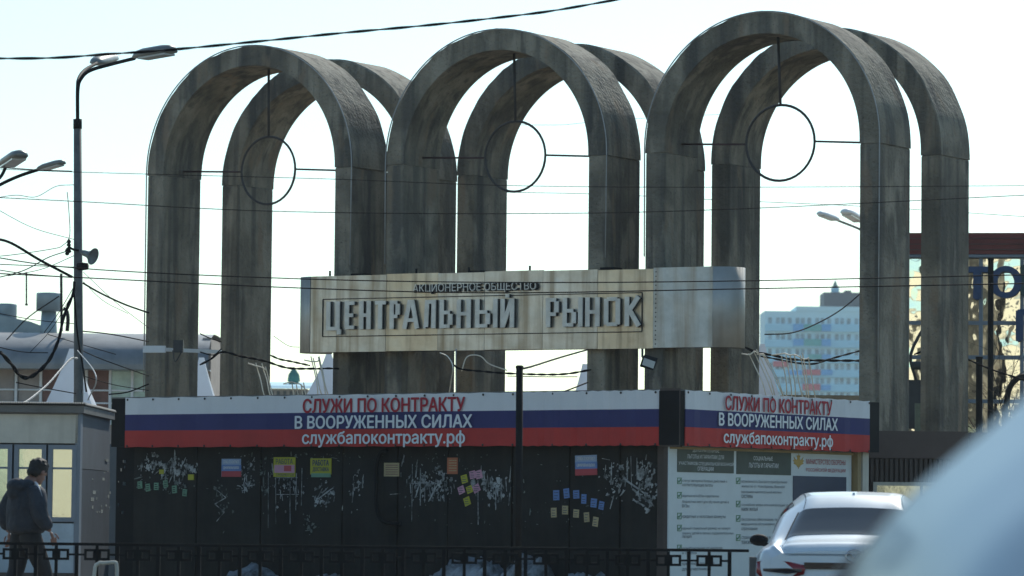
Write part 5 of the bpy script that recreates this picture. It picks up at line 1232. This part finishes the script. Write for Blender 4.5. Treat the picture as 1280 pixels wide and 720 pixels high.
def make_car(name, label, loc, rot, paint, group, wins=((1.38, 1.98), (2.06, 2.95))):
    T = Matrix.Translation(Vector(loc)) @ Matrix.Rotation(rot, 4, 'Z')
    root = thing(name, label, 'car', loc, group)
    def put(nm, mb, m_, par=root, **k): mb.v = [T @ v for v in mb.v]; return part(nm, mb, m_, par, **k)
    ys = sorted(set(lins(0, .2, 8)+lins(.2, 4.6, 60)+lins(4.6, 4.8, 4))); ts = lins(0, NS, 50)
    b = grid_patch(ys, ts, 0)
    # tail and nose caps
    for y, fl in ((0, 1), (4.8, -1)):
        L = [surf(y, t) for t in ts]; m = len(L); vs = L + [Vector((-p.x, p.y, p.z)) for p in L]
        fs = [(i, i+1, m+i+1, m+i) for i in range(m-1)]
        b.add(vs, fs if fl < 0 else [f[::-1] for f in fs], True)
    put('body', b, paint)
    put('floor_pan', MB().abox(-.75, .75, .15, 4.6, .2, .3), M['black'])
    put('rear_window', grid_patch(lins(.585, 1.03, 10), lins(7.15, 10, 14), .005), M['carglass'])
    put('windscreen', grid_patch(lins(2.80, 3.48, 10), lins(7.2, 10, 14), .005), M['carglass'])
    for ya_, yb_ in wins:
        for sd_ in (0, 1):
            g_ = grid_patch(lins(ya_, yb_, 8), lins(5.4, 6.7, 6), .005); h_ = len(g_.v)//2; q_ = MB()
            q_.add(g_.v[sd_*h_:(sd_+1)*h_], [tuple(i-sd_*h_ for i in f) for f in g_.f[sd_*len(g_.f)//2:(sd_+1)*len(g_.f)//2]], True); put('side_window', q_, M['carglass'])
    put('window_seal', grid_patch(lins(.56, 1.06, 10), [6.98, 7.06, 7.14], .004), M['black'])
    put('lid_seam', grid_patch(lins(.06, .56, 8), [7.28, 7.32, 7.36], .002), M['tail_dark'])
    put('roof_trim', grid_patch(lins(1.06, 2.8, 16), [7.6, 7.65, 7.7], .003), M['tail_dark'])
    # rear details, built proud of the tail face
    for s in (-1, 1):
        yR = lambda x, z: .10*max(0, z-.55) + .16*max(0, (abs(x)-.62))**1.2
        vs = []; outline = [(.44, .79), (.60, .825), (.80, .84), (.90, .82), (.905, .72), (.84, .65), (.64, .66), (.46, .71)]
        front = [Vector((s*x, yR(x, z)-.02 + (.11 if x > .85 else .045 if x > .78 else 0), z)) for x, z in outline]; n = len(front)
        back = [p+Vector((0, .12, 0)) for p in front]
        mb = MB(); f = [tuple(range(n))]+[tuple(range(2*n-1, n-1, -1))]+[(i, i+n, (i+1) % n+n, (i+1) % n) for i in range(n)]
        mb.add(front+back, f, True); tl = put('tail_lamp', mb, M['tail'])
        mb = MB(); vs2 = [Vector((s*x, yR(x, z)-.028, z)) for x, z in ((.48, .755), (.62, .765), (.84, .76), (.84, .735), (.62, .715), (.48, .73))]; mb.prism(vs2, (0, .012, 0)); put('lamp_insert', mb, M['tail_dark'], tl)
        hl = MB(); ellip(hl, (s*.62, 4.62, .66), (.17, .12, .07)); put('headlight', hl, M['lampglass'])
        # mirror
        mm = MB(); ellip(mm, (s*.94, 3.05, 1.0), (.095, .07, .06)); mo = put('door_mirror', mm, M['black']); put('mirror_stalk', MB().tube([(s*.84, 3.05, .95), (s*.95, 3.05, .965)], .022, 6), M['black'], mo)
        for wy in (.95, 3.85):
            wh = MB().lathe((s*.80, wy, .33), [(.22, -.12*s if 0 else -.11), (.325, -.10), (.335, 0), (.325, .10), (.22, .11)], 28, axis=(s, 0, 0)); wo = put('wheel', wh, M['tyre'])
            rm = MB().lathe((s*.905, wy, .33), [(.21, 0), (.2, .01), (.06, .012), (.05, .025)], 24, axis=(s, 0, 0)); put('rim', rm, M['rim'], wo)
            put('wheel_arch', MB().tube([(s*.915, wy+.37*math.cos(q), .33+.37*math.sin(q)) for q in lins(-.1, PI+.1, 16)], .018, 6), M['black'])
        for hy in (1.55, 2.5): put('door_handle', MB().abox(s*.925-.012, s*.925+.012, hy, hy+.2, .84, .87), paint)
        for dy in (1.05, 2.0, 3.05): put('door_seam', grid_patch([dy, dy+.012], lins(1, 5.3, 12), .002), M['black'])
    put('trunk_trim', MB().box((0, -.012+.10*.26, .79), (.46, 0, 0), (0, .012, 0), (0, 0, .03)), M['tail_dark'])
    put('licence_plate', MB().box((0, .012, .66), (.26, 0, 0), (0, .008, 0), (0, 0, .055)), M['white'])
    bmp = MB(); 
    pts = [(-.86, .2, .55), (-.8, .02, .55), (-.5, -.05, .55), (0, -.07, .55), (.5, -.05, .55), (.8, .02, .55), (.86, .2, .55)]
    for z0, z1 in ((.38, .62),):
        q = cr(pts, 4); m = len(q); vs = [Vector((p.x, p.y+.02, z0)) for p in q]+[Vector((p.x, p.y, (z0+z1)/2)) for p in q]+[Vector((p.x, p.y+.03, z1)) for p in q]+[Vector((p.x, p.y+.12, z1+.01)) for p in q]
        bmp.add(vs, [(r*m+i, r*m+i+1, (r+1)*m+i+1, (r+1)*m+i) for r in range(3) for i in range(m-1)], True)
    put('rear_bumper', bmp, paint); put('bumper_insert', MB().box((0, 0.0, .36), (.6, 0, 0), (0, .06, 0), (0, 0, .05)), M['black'])
    for s in (-1, 1): put('exhaust', MB().tube([(s*.6, -.05, .31), (s*.6, .3, .31)], .04, 10), M['chrome'])
    # emblem: oval ring with spread wings
    em = MB(); cz, cy = .885, .0165
    em.tube([(.075*math.cos(q), cy, cz+.058*math.sin(q)) for q in lins(0, 2*PI, 24)[:-1]], .006, 6, closed=True)
    em.tube(cr([(-.07, cy, cz+.012), (-.04, cy, cz+.022), (-.015, cy, cz+.005), (0, cy-.003, cz-.02), (.015, cy, cz+.005), (.04, cy, cz+.022), (.07, cy, cz+.012)], 5), .0075, 6)
    em.v = [Vector((v.x, v.y+.10*(v.z-cz), v.z)) for v in em.v]
    put('emblem', em, M['chrome'])
    put('shark_fin', MB().prism([(-.012, 1.32, 1.41), (-.012, 1.5, 1.44), (-.012, 1.34, 1.475)], (.024, 0, 0)), paint)
    return root
YC = 35.6
make_car('parked_car', 'white sedan seen from behind beside the fence end', (XA(1068, YC), YC, .004), -.085, M['paint_w'], 'passenger cars')
make_car('near_car', 'silver-blue car very close at the right edge, out of focus', (1.205, 2.97, .004), 0, M['paint_s'], 'passenger cars', ((2.36, 2.95),))

# bare trees added unseen behind the camera to break up the glass reflections
for k, (x, y) in enumerate(((4.5, -30), (-3, -34), (14, -36), (-12, -31))):
    rnd = random.Random(40+k); mb = MB(); mb.tube([(x, y, 0), (x+.1, y, 2), (x, y+.1, 3.6)], [.2, .16, .12], 8)
    for q in range(7):
        branch(Vector((x, y, rnd.uniform(2.2, 3.6))), Vector((rnd.uniform(-.8, .8), rnd.uniform(-.5, .5), 1)).normalized(), rnd.uniform(3, 4.5), .08, 2)
    solo('street_tree', mb, M['treebark'], ['bare street tree behind the camera, nearest the middle', 'bare street tree behind the camera, left of the middle one', 'bare street tree behind the camera, farthest right', 'bare street tree behind the camera, farthest left'][k], 'tree', 'bare trees across the road', loc=Vector((x, y, 0)))
# ================================================================ HAZE
hz = MB().abox(-620, 620, -120, 900, -1.6, 78)
ho = part('haze', hz, bpy.data.materials.new('haze')); hm = ho.data.materials[0]; hm.use_nodes = True; hn = hm.node_tree.nodes; hn.remove(hn['Principled BSDF'])
pv = hn.new('ShaderNodeVolumePrincipled'); pv.inputs['Density'].default_value = .0002; pv.inputs['Color'].default_value = (.8, .93, 1, 1); pv.inputs['Anisotropy'].default_value = .3
hm.node_tree.links.new(pv.outputs[0], hn['Material Output'].inputs['Volume']); ho['kind'] = 'stuff'
# ================================================================ STREET BEHIND THE VIEWER (seen only in reflections)
def block(name, c, nrm, L, Hh, m_, label, seed):
    R = Vector((nrm[1], -nrm[0], 0)).normalized()*-1; WL = Wall(c, R); 
    if WL.N.dot(Vector((*nrm, 0))) < 0: WL = Wall(c, -R)
    t = thing(name, label, 'building', c); part('wall', WL.box(MB(), -L/2, L/2, 0, Hh, -10, 0), M[m_], t)
    part('cornice', WL.box(MB(), -L/2-.2, L/2+.2, Hh+.001, Hh+.5, -10.2, .35), M['fascia'], t)
    w0 = None; n = int(L/3.2)
    for r in range(int(Hh/3.1)):
        for k in range(n):
            x = -L/2+1.6+k*3.2; z = 1.2+r*3.1
            if w0 is None: w0 = part('window', WL.box(MB(), x-.55, x+.55, z, z+1.4, .0, .03), M['darkwin'], t); x_, z_ = x, z
            else: c_2 = w0.copy(); d = WL.R*(x-x_); c_2.location = Vector(w0.location)+Vector((d.x, d.y, z-z_)); COL.objects.link(c_2)
block('street_house', (-85, 0, 0), (.82, .57), 70, 21, 'cream2', 'cream rendered street house across the road behind the camera, on the left', 1)
block('street_house', (-48, -50, 0), (.5, .87), 50, 18, 'cream', 'ochre rendered street house across the road behind the camera', 2)
block('street_house', (10, -62, 0), (0, 1), 60, 14, 'cream2', 'long pale cream house across the road straight behind the camera', 3)
